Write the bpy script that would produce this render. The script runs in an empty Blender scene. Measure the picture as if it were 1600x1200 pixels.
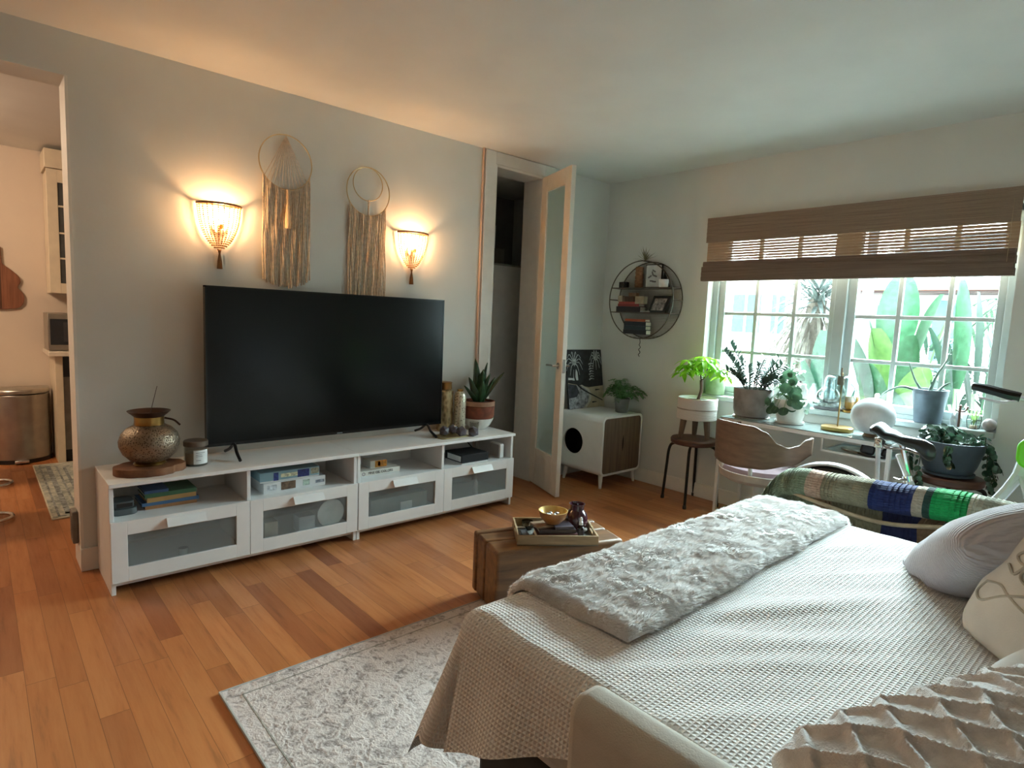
import bpy, bmesh, math, random
from mathutils import Vector, Matrix, noise, Euler
random.seed(7)
C = bpy.context.scene.collection
S = bpy.context.scene
PI = math.pi

# ------------------------------------------------------------------ camera, sky, light, exposure
XW = 3.764          # inner face of the window wall
CEIL = 2.52
def make_camera():
    cam = bpy.data.cameras.new('camera'); o = bpy.data.objects.new('camera', cam); C.objects.link(o)
    f, yaw, pitch, roll = 941.33, 0.7312, -0.1085, 0.0429
    fw = Vector((math.sin(yaw)*math.cos(pitch), math.cos(yaw)*math.cos(pitch), math.sin(pitch)))
    r = Vector((math.cos(yaw), -math.sin(yaw), 0)); u = r.cross(fw)
    c, s = math.cos(roll), math.sin(roll)
    r2 = c*r + s*u; u2 = -s*r + c*u
    m = Matrix((r2, u2, -fw)).transposed().to_4x4()
    m.translation = Vector((-0.4168, -3.4948, 1.3243))
    o.matrix_world = m
    cam.sensor_width = 36; cam.lens = f/1600*36; cam.clip_start = .02
    S.camera = o
make_camera()
w = bpy.data.worlds.new('sky'); S.world = w; w.use_nodes = True
bg = w.node_tree.nodes['Background']
def sky():
    # hazy bright sky: even light plus a broad glow added to light the bed
    t = w.node_tree; n = lambda k: t.nodes.new(k)
    geo = n('ShaderNodeTexCoord'); dot = n('ShaderNodeVectorMath'); dot.operation = 'DOT_PRODUCT'
    dot.inputs[1].default_value = Vector((.90, .22, .36)).normalized()
    nm = n('ShaderNodeVectorMath'); nm.operation = 'NORMALIZE'; t.links.new(geo.outputs['Generated'], nm.inputs[0]); t.links.new(nm.outputs[0], dot.inputs[0])
    m = n('ShaderNodeMath'); m.operation = 'MAXIMUM'; m.inputs[1].default_value = 0; t.links.new(dot.outputs['Value'], m.inputs[0])
    p = n('ShaderNodeMath'); p.operation = 'POWER'; p.inputs[1].default_value = FILL_FOCUS; t.links.new(m.outputs[0], p.inputs[0])
    s = n('ShaderNodeMath'); s.operation = 'MULTIPLY_ADD'; s.inputs[1].default_value = FILL_GLOW; s.inputs[2].default_value = SKY_BASE; t.links.new(p.outputs[0], s.inputs[0])
    t.links.new(s.outputs[0], bg.inputs[1]); bg.inputs[0].default_value = (.79, .93, 1.0, 1)
SKY_BASE, FILL_GLOW, FILL_FOCUS = 4.6, 70.0, 7.0
sky()
S.view_settings.view_transform = 'Standard'; S.view_settings.look = 'None'
S.view_settings.exposure = 1.66; S.view_settings.gamma = 1; S.view_settings.use_curve_mapping = False

def portal(loc, rot, sx, sy):
    l = bpy.data.lights.new('window_daylight', 'AREA'); l.shape = 'RECTANGLE'; l.size = sx; l.size_y = sy
    l.cycles.is_portal = True
    o = bpy.data.objects.new('window_daylight', l); C.objects.link(o); o.location = loc; o.rotation_euler = rot
portal((XW+.215, -1.927, 1.43), (0, PI/2, 0), 1.24, 1.82)
def lamp(name, loc, power, col, radius, parent=None):
    l = bpy.data.lights.new(name, 'POINT'); l.energy = power; l.color = col; l.shadow_soft_size = radius
    o = bpy.data.objects.new(name, l); C.objects.link(o); o.location = loc
    if parent: o.parent = parent
    return o

# ------------------------------------------------------------------ materials
def lin(h):
    h = h.lstrip('#'); v = [int(h[i:i+2], 16)/255 for i in (0, 2, 4)]
    return tuple(x/12.92 if x <= .04045 else ((x+.055)/1.055)**2.4 for x in v) + (1,)
_m = {}
class NT:
    def __init__(s, name):
        s.m = bpy.data.materials.new(name); s.m.use_nodes = True; s.t = s.m.node_tree
        s.b = s.t.nodes['Principled BSDF']; s.out = s.t.nodes['Material Output']
    def n(s, typ, **kw):
        x = s.t.nodes.new(typ)
        for k, v in kw.items():
            if k[0] == '_': setattr(x, k[1:], v)
        return x
    def l(s, a, b): s.t.links.new(a, b)
    def math(s, op, a, b=None, c=None):
        x = s.t.nodes.new('ShaderNodeMath'); x.operation = op
        for i, v in enumerate((a, b, c)):
            if v is None: continue
            if isinstance(v, (int, float)): x.inputs[i].default_value = v
            else: s.l(v, x.inputs[i])
        return x.outputs[0]
    def ramp(s, fac, stops):
        x = s.t.nodes.new('ShaderNodeValToRGB'); e = x.color_ramp.elements
        while len(e) < len(stops): e.new(.5)
        for el, (p, c) in zip(e, stops): el.position = p; el.color = lin(c) if isinstance(c, str) else c
        s.l(fac, x.inputs[0]); return x.outputs[0]
    def coord(s, kind='Object', scale=None):
        tc = s.t.nodes.new('ShaderNodeTexCoord'); v = tc.outputs[kind]
        if scale is not None:
            mp = s.t.nodes.new('ShaderNodeMapping'); mp.inputs['Scale'].default_value = scale if not isinstance(scale, (int, float)) else (scale,)*3
            s.l(v, mp.inputs[0]); v = mp.outputs[0]
        return v
    def noise(s, vec, scale=5, detail=3, rough=.5, out=0):
        x = s.t.nodes.new('ShaderNodeTexNoise'); x.inputs['Scale'].default_value = scale; x.inputs['Detail'].default_value = detail
        x.inputs['Roughness'].default_value = rough; s.l(vec, x.inputs['Vector']); return x.outputs[out]
    def bump(s, h, strength=.3, dist=.01):
        x = s.t.nodes.new('ShaderNodeBump'); x.inputs['Strength'].default_value = strength; x.inputs['Distance'].default_value = dist
        s.l(h, x.inputs['Height']); s.l(x.outputs[0], s.b.inputs['Normal'])
def shade(h, k):
    h = h.lstrip('#'); v = [max(0, min(255, int(int(h[i:i+2], 16)*k))) for i in (0, 2, 4)]
    return '#%02x%02x%02x' % tuple(v)
def pm(name, col, rough=.5, metal=0, var=.07, scale=14, bump=0, bscale=90, bdist=.003, coat=0, sheen=0, trans=0, emit=None, estr=0, sub=0):
    """plain surface with a little procedural variation"""
    if name in _m: return _m[name]
    t = NT(name); v = t.coord()
    f = t.noise(v, scale, 4)
    t.l(t.ramp(f, [(.3, shade(col, 1-var)), (.7, shade(col, 1+var))]), t.b.inputs['Base Color'])
    t.b.inputs['Roughness'].default_value = rough; t.b.inputs['Metallic'].default_value = metal
    t.b.inputs['Coat Weight'].default_value = coat; t.b.inputs['Sheen Weight'].default_value = sheen
    t.b.inputs['Transmission Weight'].default_value = trans
    if sub:
        t.b.inputs['Subsurface Weight'].default_value = sub; t.b.inputs['Subsurface Radius'].default_value = (.01, .01, .01)
    if emit:
        t.b.inputs['Emission Color'].default_value = lin(emit); t.b.inputs['Emission Strength'].default_value = estr
    if bump: t.bump(t.noise(v, bscale, 3), bump, bdist)
    _m[name] = t.m; return t.m
def wood(name, c1, c2, scale=(2, 30, 30), rough=.45, bump=.1, dark=None):
    if name in _m: return _m[name]
    t = NT(name); v = t.coord('Object', scale)
    n = t.noise(v, 1.6, 5, .6)
    st = [(.25, c1), (.62, c2)] + ([(.78, dark)] if dark else [])
    t.l(t.ramp(n, st), t.b.inputs['Base Color']); t.b.inputs['Roughness'].default_value = rough
    t.bump(n, bump, .003); _m[name] = t.m; return t.m
def glass_thin(name, tint='#f4faf8', gloss=.07, rough=0.0):
    if name in _m: return _m[name]
    t = NT(name)
    a = t.n('ShaderNodeBsdfTransparent'); a.inputs[0].default_value = lin(tint)
    g = t.n('ShaderNodeBsdfGlossy'); g.inputs['Roughness'].default_value = rough
    mx = t.n('ShaderNodeMixShader'); fr = t.n('ShaderNodeLayerWeight'); fr.inputs[0].default_value = .5
    k = t.math('MULTIPLY_ADD', t.math('POWER', fr.outputs['Facing'], 4), .6, gloss*.5)
    t.l(k, mx.inputs[0]); t.l(a.outputs[0], mx.inputs[1]); t.l(g.outputs[0], mx.inputs[2]); t.l(mx.outputs[0], t.out.inputs[0])
    _m[name] = t.m; return t.m
def leafmat(name, c1, c2, trans=.35, rough=.4):
    if name in _m: return _m[name]
    t = NT(name); v = t.coord()
    col = t.ramp(t.noise(v, 18, 2), [(.3, c1), (.7, c2)])
    t.l(col, t.b.inputs['Base Color']); t.b.inputs['Roughness'].default_value = rough
    tr = t.n('ShaderNodeBsdfTranslucent'); t.l(col, tr.inputs[0])
    mx = t.n('ShaderNodeMixShader'); mx.inputs[0].default_value = trans
    t.l(t.b.outputs[0], mx.inputs[1]); t.l(tr.outputs[0], mx.inputs[2]); t.l(mx.outputs[0], t.out.inputs[0])
    _m[name] = t.m; return t.m

def floor_mat():
    t = NT('oak_floor'); v = t.coord()
    sp = t.n('ShaderNodeSeparateXYZ'); t.l(v, sp.inputs[0])
    W, L = .083, .85
    row = t.math('FLOOR', t.math('DIVIDE', sp.outputs[0], W))
    wn = t.n('ShaderNodeTexWhiteNoise', _noise_dimensions='1D'); t.l(row, wn.inputs['W'])
    yy = t.math('ADD', t.math('DIVIDE', sp.outputs[1], L), t.math('MULTIPLY', wn.outputs[0], 7.3))
    idx = t.math('FLOOR', yy)
    cv = t.n('ShaderNodeCombineXYZ'); t.l(row, cv.inputs[0]); t.l(idx, cv.inputs[1])
    w2 = t.n('ShaderNodeTexWhiteNoise', _noise_dimensions='2D'); t.l(cv.outputs[0], w2.inputs['Vector'])
    rnd = w2.outputs[0]
    # grain, shifted per plank
    off = t.n('ShaderNodeVectorMath', _operation='MULTIPLY_ADD'); off.inputs[1].default_value = (9, 5, 3); t.l(w2.outputs[1], off.inputs[0])
    mp = t.n('ShaderNodeMapping'); mp.inputs['Scale'].default_value = (26, 2.2, 1); t.l(v, mp.inputs[0]); t.l(mp.outputs[0], off.inputs[2])
    g = t.noise(off.outputs[0], 1.3, 6, .62)
    base = t.ramp(rnd, [(0, '#8b5334'), (.12, '#a6693f'), (.5, '#b57646'), (.85, '#c28352'), (1, '#9e613a')])
    gr = t.ramp(g, [(.24, '#5a2f14'), (.42, '#e8d4bf'), (.6, '#ffffff'), (.85, '#ecd2aa')])
    mx = t.n('ShaderNodeMix', _data_type='RGBA', _blend_type='MULTIPLY'); mx.inputs[0].default_value = .5
    t.l(base, mx.inputs[6]); t.l(gr, mx.inputs[7])
    # seams
    fx = t.math('FRACT', t.math('DIVIDE', sp.outputs[0], W)); fy = t.math('FRACT', yy)
    ex = t.math('MINIMUM', fx, t.math('SUBTRACT', 1, fx)); ey = t.math('MINIMUM', fy, t.math('SUBTRACT', 1, fy))
    seam = t.math('MULTIPLY', t.math('GREATER_THAN', ex, .010), t.math('GREATER_THAN', ey, .0015))
    m2 = t.n('ShaderNodeMix', _data_type='RGBA'); t.l(seam, m2.inputs[0]); m2.inputs[6].default_value = lin('#7b4a28'); t.l(mx.outputs[2], m2.inputs[7])
    t.l(m2.outputs[2], t.b.inputs['Base Color'])
    t.l(t.ramp(g, [(.3, (.38,)*3+(1,)), (.8, (.26,)*3+(1,))]), t.b.inputs['Roughness'])
    h = t.math('ADD', seam, t.math('MULTIPLY', g, .12)); t.bump(h, .25, .002)
    return t.m

def wall_mat(name, col):
    t = NT(name); v = t.coord()
    t.l(t.ramp(t.noise(v, 3, 3), [(.3, shade(col, .985)), (.7, shade(col, 1.01))]), t.b.inputs['Base Color'])
    t.b.inputs['Roughness'].default_value = .75; t.bump(t.noise(v, 55, 4), .12, .004)
    return t.m
WALL = wall_mat('wall_paint', '#d8d9d4'); CEILM = wall_mat('ceiling_paint', '#dcdcd8')
KWALL = wall_mat('kitchen_paint', '#d9c9b8')
TRIM = pm('trim_paint', '#e4e1da', .4, var=.015); WHITE = pm('white_lacquer', '#e9e9e8', .32, var=.012)
FLOOR = floor_mat()
BLACK = pm('black_plastic', '#141416', .35); DARKM = pm('dark_metal', '#2b2725', .4, .7)
CHROME = pm('chrome', '#d8d8d8', .12, 1, var=.02); BRASS = pm('brass', '#a8884f', .3, 1, var=.1)
GOLD = pm('gold_rim', '#cdb58c', .3, .8); PAPER = pm('paper_edges', '#e2dccb', .8, var=.05, scale=40)
SOIL = pm('potting_soil', '#2c2018', .95, var=.3, scale=60, bump=.6, bscale=80)
CARD = pm('cardboard_white', '#dcdcda', .55, var=.03)

# ------------------------------------------------------------------ mesh helpers
class MB:
    def __init__(s): s.v = []; s.f = []; s.uv = None
    def add(s, vs, fs):
        o = len(s.v); s.v += [tuple(p) for p in vs]; s.f += [tuple(i+o for i in f) for f in fs]; return s
    def box(s, x0, x1, y0, y1, z0, z1):
        v = [(x, y, z) for z in (z0, z1) for y in (y0, y1) for x in (x0, x1)]
        return s.add(v, [(0,2,3,1), (4,5,7,6), (0,1,5,4), (2,6,7,3), (0,4,6,2), (1,3,7,5)])
    def obox(s, c, size, rot=None):
        t = MB().box(-size[0]/2, size[0]/2, -size[1]/2, size[1]/2, -size[2]/2, size[2]/2); return s.put(t, c, rot)
    def put(s, o, c=(0,0,0), rot=None):
        m = Euler(rot if rot is not None and not isinstance(rot, (int, float)) else (0, 0, rot or 0)).to_matrix(); c = Vector(c)
        return s.add([tuple(m @ Vector(p) + c) for p in o.v], o.f)
    def mat(s, M): s.v = [tuple(M @ Vector(p)) for p in s.v]; return s
    def tube(s, pts, r=.01, seg=8, closed=False, caps=True):
        P = [Vector(p) for p in pts]; n = len(P); R = r if isinstance(r, (list, tuple)) else [r]*n
        base = len(s.v); ref = None; rings = []
        for i, p in enumerate(P):
            a = P[(i-1) % n] if (i > 0 or closed) else p; b = P[(i+1) % n] if (i < n-1 or closed) else p
            d = (b-a); d = d.normalized() if d.length > 1e-9 else Vector((0,0,1))
            if ref is None: ref = d.orthogonal().normalized()
            ref = (ref - d*ref.dot(d)); ref = ref.normalized() if ref.length > 1e-6 else d.orthogonal().normalized()
            q = d.cross(ref)
            rings.append([p + (ref*math.cos(2*PI*k/seg) + q*math.sin(2*PI*k/seg))*R[i] for k in range(seg)])
        s.v += [tuple(p) for g in rings for p in g]
        for i in range(n if closed else n-1):
            j = (i+1) % n
            for k in range(seg):
                s.f.append((base+i*seg+k, base+i*seg+(k+1) % seg, base+j*seg+(k+1) % seg, base+j*seg+k))
        if caps and not closed:
            s.f.append(tuple(base+k for k in reversed(range(seg)))); s.f.append(tuple(base+(n-1)*seg+k for k in range(seg)))
        return s
    def cyl(s, p0, p1, r0, r1=None, seg=20): return s.tube([p0, p1], [r0, r0 if r1 is None else r1], seg)
    def lathe(s, prof, c=(0,0,0), seg=32, M=None, caps=True):
        base = len(s.v); n = len(prof)
        for r, z in prof:
            for k in range(seg):
                a = 2*PI*k/seg; p = Vector((r*math.cos(a), r*math.sin(a), z))
                if M: p = M @ p
                s.v.append((p.x+c[0], p.y+c[1], p.z+c[2]))
        for i in range(n-1):
            for k in range(seg):
                s.f.append((base+i*seg+k, base+i*seg+(k+1) % seg, base+(i+1)*seg+(k+1) % seg, base+(i+1)*seg+k))
        caps = caps and prof[0] != prof[-1]
        if caps and prof[0][0] > 1e-6: s.f.append(tuple(base+k for k in reversed(range(seg))))
        if caps and prof[-1][0] > 1e-6: s.f.append(tuple(base+(n-1)*seg+k for k in range(seg)))
        return s
    def sphere(s, c, r, seg=12, rings=8):
        r = (r, r, r) if isinstance(r, (int, float)) else r; base = len(s.v)
        s.v.append((c[0], c[1], c[2]-r[2]))
        for i in range(1, rings):
            t = -PI/2 + PI*i/rings
            for k in range(seg):
                a = 2*PI*k/seg; s.v.append((c[0]+r[0]*math.cos(t)*math.cos(a), c[1]+r[1]*math.cos(t)*math.sin(a), c[2]+r[2]*math.sin(t)))
        s.v.append((c[0], c[1], c[2]+r[2])); top = len(s.v)-1
        for k in range(seg): s.f.append((base, base+1+(k+1) % seg, base+1+k))
        for i in range(rings-2):
            for k in range(seg):
                a = base+1+i*seg; s.f.append((a+k, a+(k+1) % seg, a+seg+(k+1) % seg, a+seg+k))
        a = base+1+(rings-2)*seg
        for k in range(seg): s.f.append((a+k, a+(k+1) % seg, top))
        return s
    def prism(s, poly, a, b, plane='XY'):
        n = len(poly)
        def P(u, v, t): return {'XY': (u, v, t), 'XZ': (u, t, v), 'YZ': (t, u, v)}[plane]
        vs = [P(u, v, a) for u, v in poly] + [P(u, v, b) for u, v in poly]
        return s.add(vs, [tuple(reversed(range(n))), tuple(range(n, 2*n))] + [(i, (i+1) % n, n+(i+1) % n, n+i) for i in range(n)])
    def grid(s, fn, nu, nv, closed_u=False):
        base = len(s.v); cols = nu if closed_u else nu+1
        for j in range(nv+1):
            for i in range(cols): s.v.append(tuple(fn(i/nu, j/nv)))
        for j in range(nv):
            for i in range(nu):
                i2 = (i+1) % cols
                s.f.append((base+j*cols+i, base+j*cols+i2, base+(j+1)*cols+i2, base+(j+1)*cols+i))
        return s
    def leaf(s, p, d, L, W, droop=.3, fold=.15, n=6, up=None, tip=1.0, shape=None, curl=0):
        """a leaf: a strip with a fold along its midrib, bending down by droop"""
        p = Vector(p); d = Vector(d).normalized(); side = d.cross(Vector((0,0,1)))
        side = side.normalized() if side.length > 1e-3 else Vector((1,0,0))
        if up is not None: side = (Matrix.Rotation(up, 3, d) @ side)
        base = len(s.v); pos = p.copy(); dd = d.copy()
        for i in range(n+1):
            t = i/n
            wv = W*(shape(t) if shape else (math.sin(PI*min(1, t*.93+.04)**.8)))
            nrm = side.cross(dd).normalized()
            s.v += [tuple(pos - side*wv/2 + nrm*wv*fold), tuple(pos), tuple(pos + side*wv/2 + nrm*wv*fold)]
            dd = (dd + Vector((0,0,-1))*droop/n).normalized(); pos = pos + dd*L/n
            side = (side - dd*side.dot(dd)).normalized()
        for i in range(n):
            a = base+i*3; s.f += [(a, a+1, a+4, a+3), (a+1, a+2, a+5, a+4)]
        return s
    def bbox(s):
        return [(min(p[i] for p in s.v), max(p[i] for p in s.v)) for i in range(3)]
    def build(s, name, mat, parent=None, origin=None, smooth=35, bevel=0, solid=0, subsurf=0, bseg=2):
        if origin is None:
            if parent is not None: origin = parent_origin(parent)
            else:
                b = s.bbox(); origin = ((b[0][0]+b[0][1])/2, (b[1][0]+b[1][1])/2, b[2][0])
        O = Vector(origin)
        me = bpy.data.meshes.new(name); me.from_pydata([(p[0]-O.x, p[1]-O.y, p[2]-O.z) for p in s.v], [], s.f)
        if s.uv:
            ul = me.uv_layers.new(name='UVMap')
            for lp in me.loops: ul.data[lp.index].uv = s.uv[lp.vertex_index]
        bm = bmesh.new(); bm.from_mesh(me); bmesh.ops.recalc_face_normals(bm, faces=bm.faces); bm.to_mesh(me); bm.free()
        if smooth:
            me.polygons.foreach_set('use_smooth', [True]*len(me.polygons)); me.set_sharp_from_angle(angle=math.radians(smooth))
        me.materials.append(mat); o = bpy.data.objects.new(name, me); C.objects.link(o)
        if parent is not None: o.parent = parent
        else: o.location = O
        if bevel:
            b = o.modifiers.new('bevel', 'BEVEL'); b.width = bevel; b.segments = bseg; b.limit_method = 'ANGLE'; b.angle_limit = math.radians(40)
        if solid:
            b = o.modifiers.new('solid', 'SOLIDIFY'); b.thickness = solid; b.offset = 0
        if subsurf:
            b = o.modifiers.new('sub', 'SUBSURF'); b.levels = subsurf; b.render_levels = subsurf
        return o
def parent_origin(o):
    p = Vector((0, 0, 0))
    while o: p += o.location; o = o.parent
    return p
def tag(o, label, cat, group=None, kind=None):
    o['label'] = label; o['category'] = cat
    if group: o['group'] = group
    if kind: o['kind'] = kind
    return o
def thing(name, label, cat, loc, group=None):
    o = bpy.data.objects.new(name, None); o.empty_display_size = .05; C.objects.link(o); o.location = loc
    return tag(o, label, cat, group)
def one(name, mb, mat, label, cat, group=None, **kw): return tag(mb.build(name, mat, **kw), label, cat, group)
def struct(name, mb, mat, parent=None, label=None, **kw):
    o = mb.build(name, mat, parent, **kw)
    if parent is None:
        o['kind'] = 'structure'; o['category'] = name.split('_')[0]; o['label'] = label
    return o
def sgroup(name, loc, label, cat):
    o = bpy.data.objects.new(name, None); C.objects.link(o); o.location = loc
    o['kind'] = 'structure'; o['label'] = label; o['category'] = cat; return o
def dup(root, loc, rotz=None, label=None, scale=None):
    r = root.copy(); C.objects.link(r); r.location = loc
    if rotz is not None: r.rotation_euler = (0, 0, rotz)
    if label: r['label'] = label
    if scale: r.scale = (scale,)*3
    for ch in list(root.children):
        c = ch.copy(); C.objects.link(c); c.parent = r
        for g in list(ch.children):
            d = g.copy(); C.objects.link(d); d.parent = c
    return r
def text(s, size, loc, rot, mat, parent, name='lettering', align='LEFT', depth=.0004):
    cu = bpy.data.curves.new(name, 'FONT'); cu.body = s; cu.size = size; cu.extrude = depth; cu.align_x = align; cu.align_y = 'CENTER'
    cu.materials.append(mat); tmp = bpy.data.objects.new('tmp', cu); C.objects.link(tmp)
    me = bpy.data.meshes.new_from_object(tmp.evaluated_get(bpy.context.evaluated_depsgraph_get()))
    bpy.data.objects.remove(tmp); bpy.data.curves.remove(cu); me.name = name
    o = bpy.data.objects.new(name, me); C.objects.link(o)
    o.parent = parent; o.location = Vector(loc) - parent_origin(parent); o.rotation_euler = rot
    return o
def part(name, mb, mat, parent, label=None, **kw):
    o = mb.build(name, mat, parent, **kw)
    if label: o['label'] = label
    return o
def rrect(x0, x1, y0, y1, r, n=6):
    P = []
    for cx, cy, a0 in ((x1-r, y0+r, -PI/2), (x1-r, y1-r, 0), (x0+r, y1-r, PI/2), (x0+r, y0+r, PI)):
        P += [(cx+r*math.cos(a0+PI/2*k/n), cy+r*math.sin(a0+PI/2*k/n)) for k in range(n+1)]
    return P
def circ(c, r, n=40, axis='y', a0=0, a1=2*PI, ry=None):
    ry = ry or r; out = []
    full = abs(a1-a0-2*PI) < 1e-6
    for k in range(n if full else n+1):
        a = a0+(a1-a0)*k/n; u, v = r*math.cos(a), ry*math.sin(a)
        out.append({'y': (c[0]+u, c[1], c[2]+v), 'x': (c[0], c[1]+u, c[2]+v), 'z': (c[0]+u, c[1]+v, c[2])}[axis])
    return out
def bez(pts, n=16):
    """smooth curve (Catmull-Rom) through points"""
    P = [Vector(p) for p in pts]; P = [2*P[0]-P[1]] + P + [2*P[-1]-P[-2]]; out = []
    m = len(P)-3; per = max(2, n//m)
    for i in range(m):
        a, b, c, d = P[i:i+4]
        for k in range(per):
            t = k/per; out.append(.5*((2*b)+(c-a)*t+(2*a-5*b+4*c-d)*t*t+(3*b-a-3*c+d)*t**3))
    out.append(P[-2]); return out
def nz(x, y, z=0): return noise.noise(Vector((x, y, z)))
# ------------------------------------------------------------------ the setting
struct('floor', MB().box(-3.2, XW+.2, -4.4, 3.1, -.1, 0), FLOOR, label='honey coloured oak strip floor running through both rooms', origin=(0, 0, 0))
struct('ceiling', MB().box(-3.2, XW+.2, -4.4, 3.1, CEIL, CEIL+.1), CEILM, label='plain white plaster ceiling')
# wall with the television: kitchen opening on the left, narrow door opening on the right
XE, DL, DR, DT = -.055, 2.455, 2.955, 2.43
struct('wall_front', MB().prism([(-3.0, 2.325), (XE, 2.325), (XE, 0), (DL, 0), (DL, DT), (DR, DT), (DR, 0), (XW, 0), (XW, CEIL), (-3.0, CEIL)], 0, .2, 'XZ'), WALL,
       label='off-white wall behind the television with the kitchen opening')
WY0, WY1, WZ0, WZ1 = -1.016, -2.838, .806, 2.06
mb = MB().box(XW, XW+.2, -4.4, 1.35, -.0, WZ0).box(XW, XW+.2, -4.4, 1.35, WZ1, CEIL).box(XW, XW+.2, WY0, 1.35, WZ0, WZ1).box(XW, XW+.2, -4.4, WY1, WZ0, WZ1)
struct('wall_right', mb, WALL, label='off-white wall with the wide window')
struct('wall_back', MB().box(-3.2, XW, -4.4, -4.2, 0, CEIL), WALL, label='off-white wall behind the bed')
struct('wall_left', MB().box(-3.2, -3.0, -4.2, 3.1, 0, CEIL), WALL, label='off-white wall on the far left')
# kitchen shell and closet shell
struct('wall_kitchen', MB().box(-3.0, 2.2, 2.95, 3.1, 0, CEIL), KWALL, label='warm beige kitchen wall behind the bin')
struct('wall_kitchen_side', MB().box(2.2, 2.3, .2, 3.1, 0, CEIL), KWALL, label='beige kitchen side wall')
struct('wall_closet_back', MB().box(2.3, XW, 1.25, 1.35, 0, CEIL), pm('closet_paint', '#8d8f8c', .7, var=.02), label='grey closet back wall')
# baseboards
struct('baseboard_front', MB().box(XE-.015, DL-.1, -.015, 0, 0, .115).box(XE-.015, XE, 0, .2, 0, .115).box(3.06, XW, -.015, 0, 0, .115), TRIM, label='white baseboard along the television wall', bevel=.004)
struct('baseboard_right', MB().box(XW-.015, XW, -4.2, 0, 0, .11), TRIM, label='white baseboard under the window', bevel=.004)
struct('baseboard_kitchen', MB().box(-3.0, .06, 2.935, 2.95, 0, .09), TRIM, label='white baseboard at the kitchen wall')
struct('trim_opening', MB().box(XE-.012, XE, -.004, .204, .115, 2.325), TRIM, label='white edge trim of the kitchen opening')
# door casing
cas = MB().box(DL-.095, DL, -.022, 0, 0, CEIL-.004).box(DR, DR+.11, -.022, 0, 0, CEIL-.004).box(DL, DR, -.022, 0, DT, CEIL-.004)
cas.box(DL-.001, DL+.018, -.018, .2, 0, DT).box(DR-.018, DR+.001, -.018, .2, 0, DT).box(DL+.018, DR-.018, -.018, .2, DT-.02, DT)
struct('trim_door', cas, TRIM, label='white casing around the narrow door', bevel=.003)
struct('trim_pipe', MB().cyl((DL-.108, -.011, .0), (DL-.108, -.011, CEIL), .009, seg=10), pm('copper_paint', '#c2aa9b', .5, var=.015), label='thin copper coloured pipe beside the door casing')
# door leaf, swung open into the room; local frame: x along the leaf from the hinge
d1 = sgroup('door_1', (0, 0, 0), 'tall narrow white door with a frosted glass panel, standing open', 'door')
LW, LH, LT = .492, 2.405, .036
fr = MB().box(0, .095, 0, LT, 0, LH).box(LW-.095, LW, 0, LT, 0, LH).box(.095, LW-.095, 0, LT, 0, .29).box(.095, LW-.095, 0, LT, LH-.12, LH)
part('door_frame', fr, pm('door_paint', '#dcd6cb', .38, var=.015), d1, bevel=.003)
t = NT('frosted_glass'); t.b.inputs['Transmission Weight'].default_value = .85; t.b.inputs['Roughness'].default_value = .5
t.b.inputs['Base Color'].default_value = lin('#cfdcd8'); t.b.inputs['IOR'].default_value = 1.2; t.bump(t.noise(t.coord(), 40, 2), .2, .003); FROST = t.m
part('glass_panel', MB().box(.09, LW-.09, .013, .023, .28, LH-.11), FROST, d1)
for sy in (1, -1):
    y0 = LT if sy > 0 else 0
    hd = MB().cyl((LW-.05, y0, .98), (LW-.05, y0+sy*.008, .98), .024).cyl((LW-.05, y0, .98), (LW-.05, y0+sy*.05, .98), .008).tube([(LW-.05, y0+sy*.046, .98), (LW-.1, y0+sy*.05, .98), (LW-.155, y0+sy*.048, .978)], .0085)
    part('handle', hd, CHROME, d1, 'chrome lever handle')
part('latch_plate', MB().box(LW-.0005, LW+.002, .008, LT-.008, .93, 1.03), CHROME, d1)
d1.location = (DR-.02, -.012, .012); d1.rotation_euler = (0, 0, math.atan2(-.464, -.165))
# ------------------------------------------------------------------ window on the right
WTRIM = pm('backlit_trim', '#b9c3c2', .4, var=.015)  # trim white made darker and cooler: its backlit shade is in the colour
wn = sgroup('window_1', (XW+.12, -1.927, WZ0), 'wide white casement window with small panes above the desk', 'window')
xg0, xg1 = XW+.095, XW+.15
fr = MB().box(xg0-.02, xg1+.02, WY0, WY0-.045, WZ0, WZ1).box(xg0-.02, xg1+.02, WY1, WY1+.045, WZ0, WZ1).box(xg0-.02, xg1+.02, WY1, WY0, WZ0, WZ0+.03).box(xg0-.02, xg1+.02, WY1, WY0, WZ1-.04, WZ1)
fr.box(xg0-.03, xg1+.02, -1.979, -1.908, WZ0, WZ1)
part('window_frame', fr, WTRIM, wn, bevel=.004)
zr = [.885, 1.146, 1.430, 1.712, 1.975]
for (ya, yb, ms, lab) in ((-1.061, -1.908, (-1.352, -1.630), 'left'), (-1.979, -2.793, (-2.272, -2.532), 'right')):
    sash = MB().box(xg0, xg1, ya-.05, ya, zr[0]-.05, zr[4]+.05).box(xg0, xg1, yb, yb+.04, zr[0]-.05, zr[4]+.05)
    sash.box(xg0, xg1, yb+.04, ya-.05, zr[0]-.05, zr[0]).box(xg0, xg1, yb+.04, ya-.05, zr[4], zr[4]+.05)
    so = part('sash', sash, WTRIM, wn, bevel=.004)
    mu = MB()
    for y in ms: mu.box(xg0+.012, xg1-.012, y-.013, y+.013, zr[0], zr[4])
    for z in zr[1:4]: mu.box(xg0+.013, xg1-.013, yb+.04, ya-.05, z-.012, z+.012)
    part('muntin', mu, WTRIM, so, bevel=.003)
    part('pane', MB().box(xg0+.026, xg0+.03, yb+.03, ya-.04, zr[0]-.01, zr[4]+.01), glass_thin('window_glass'), so)
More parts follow.
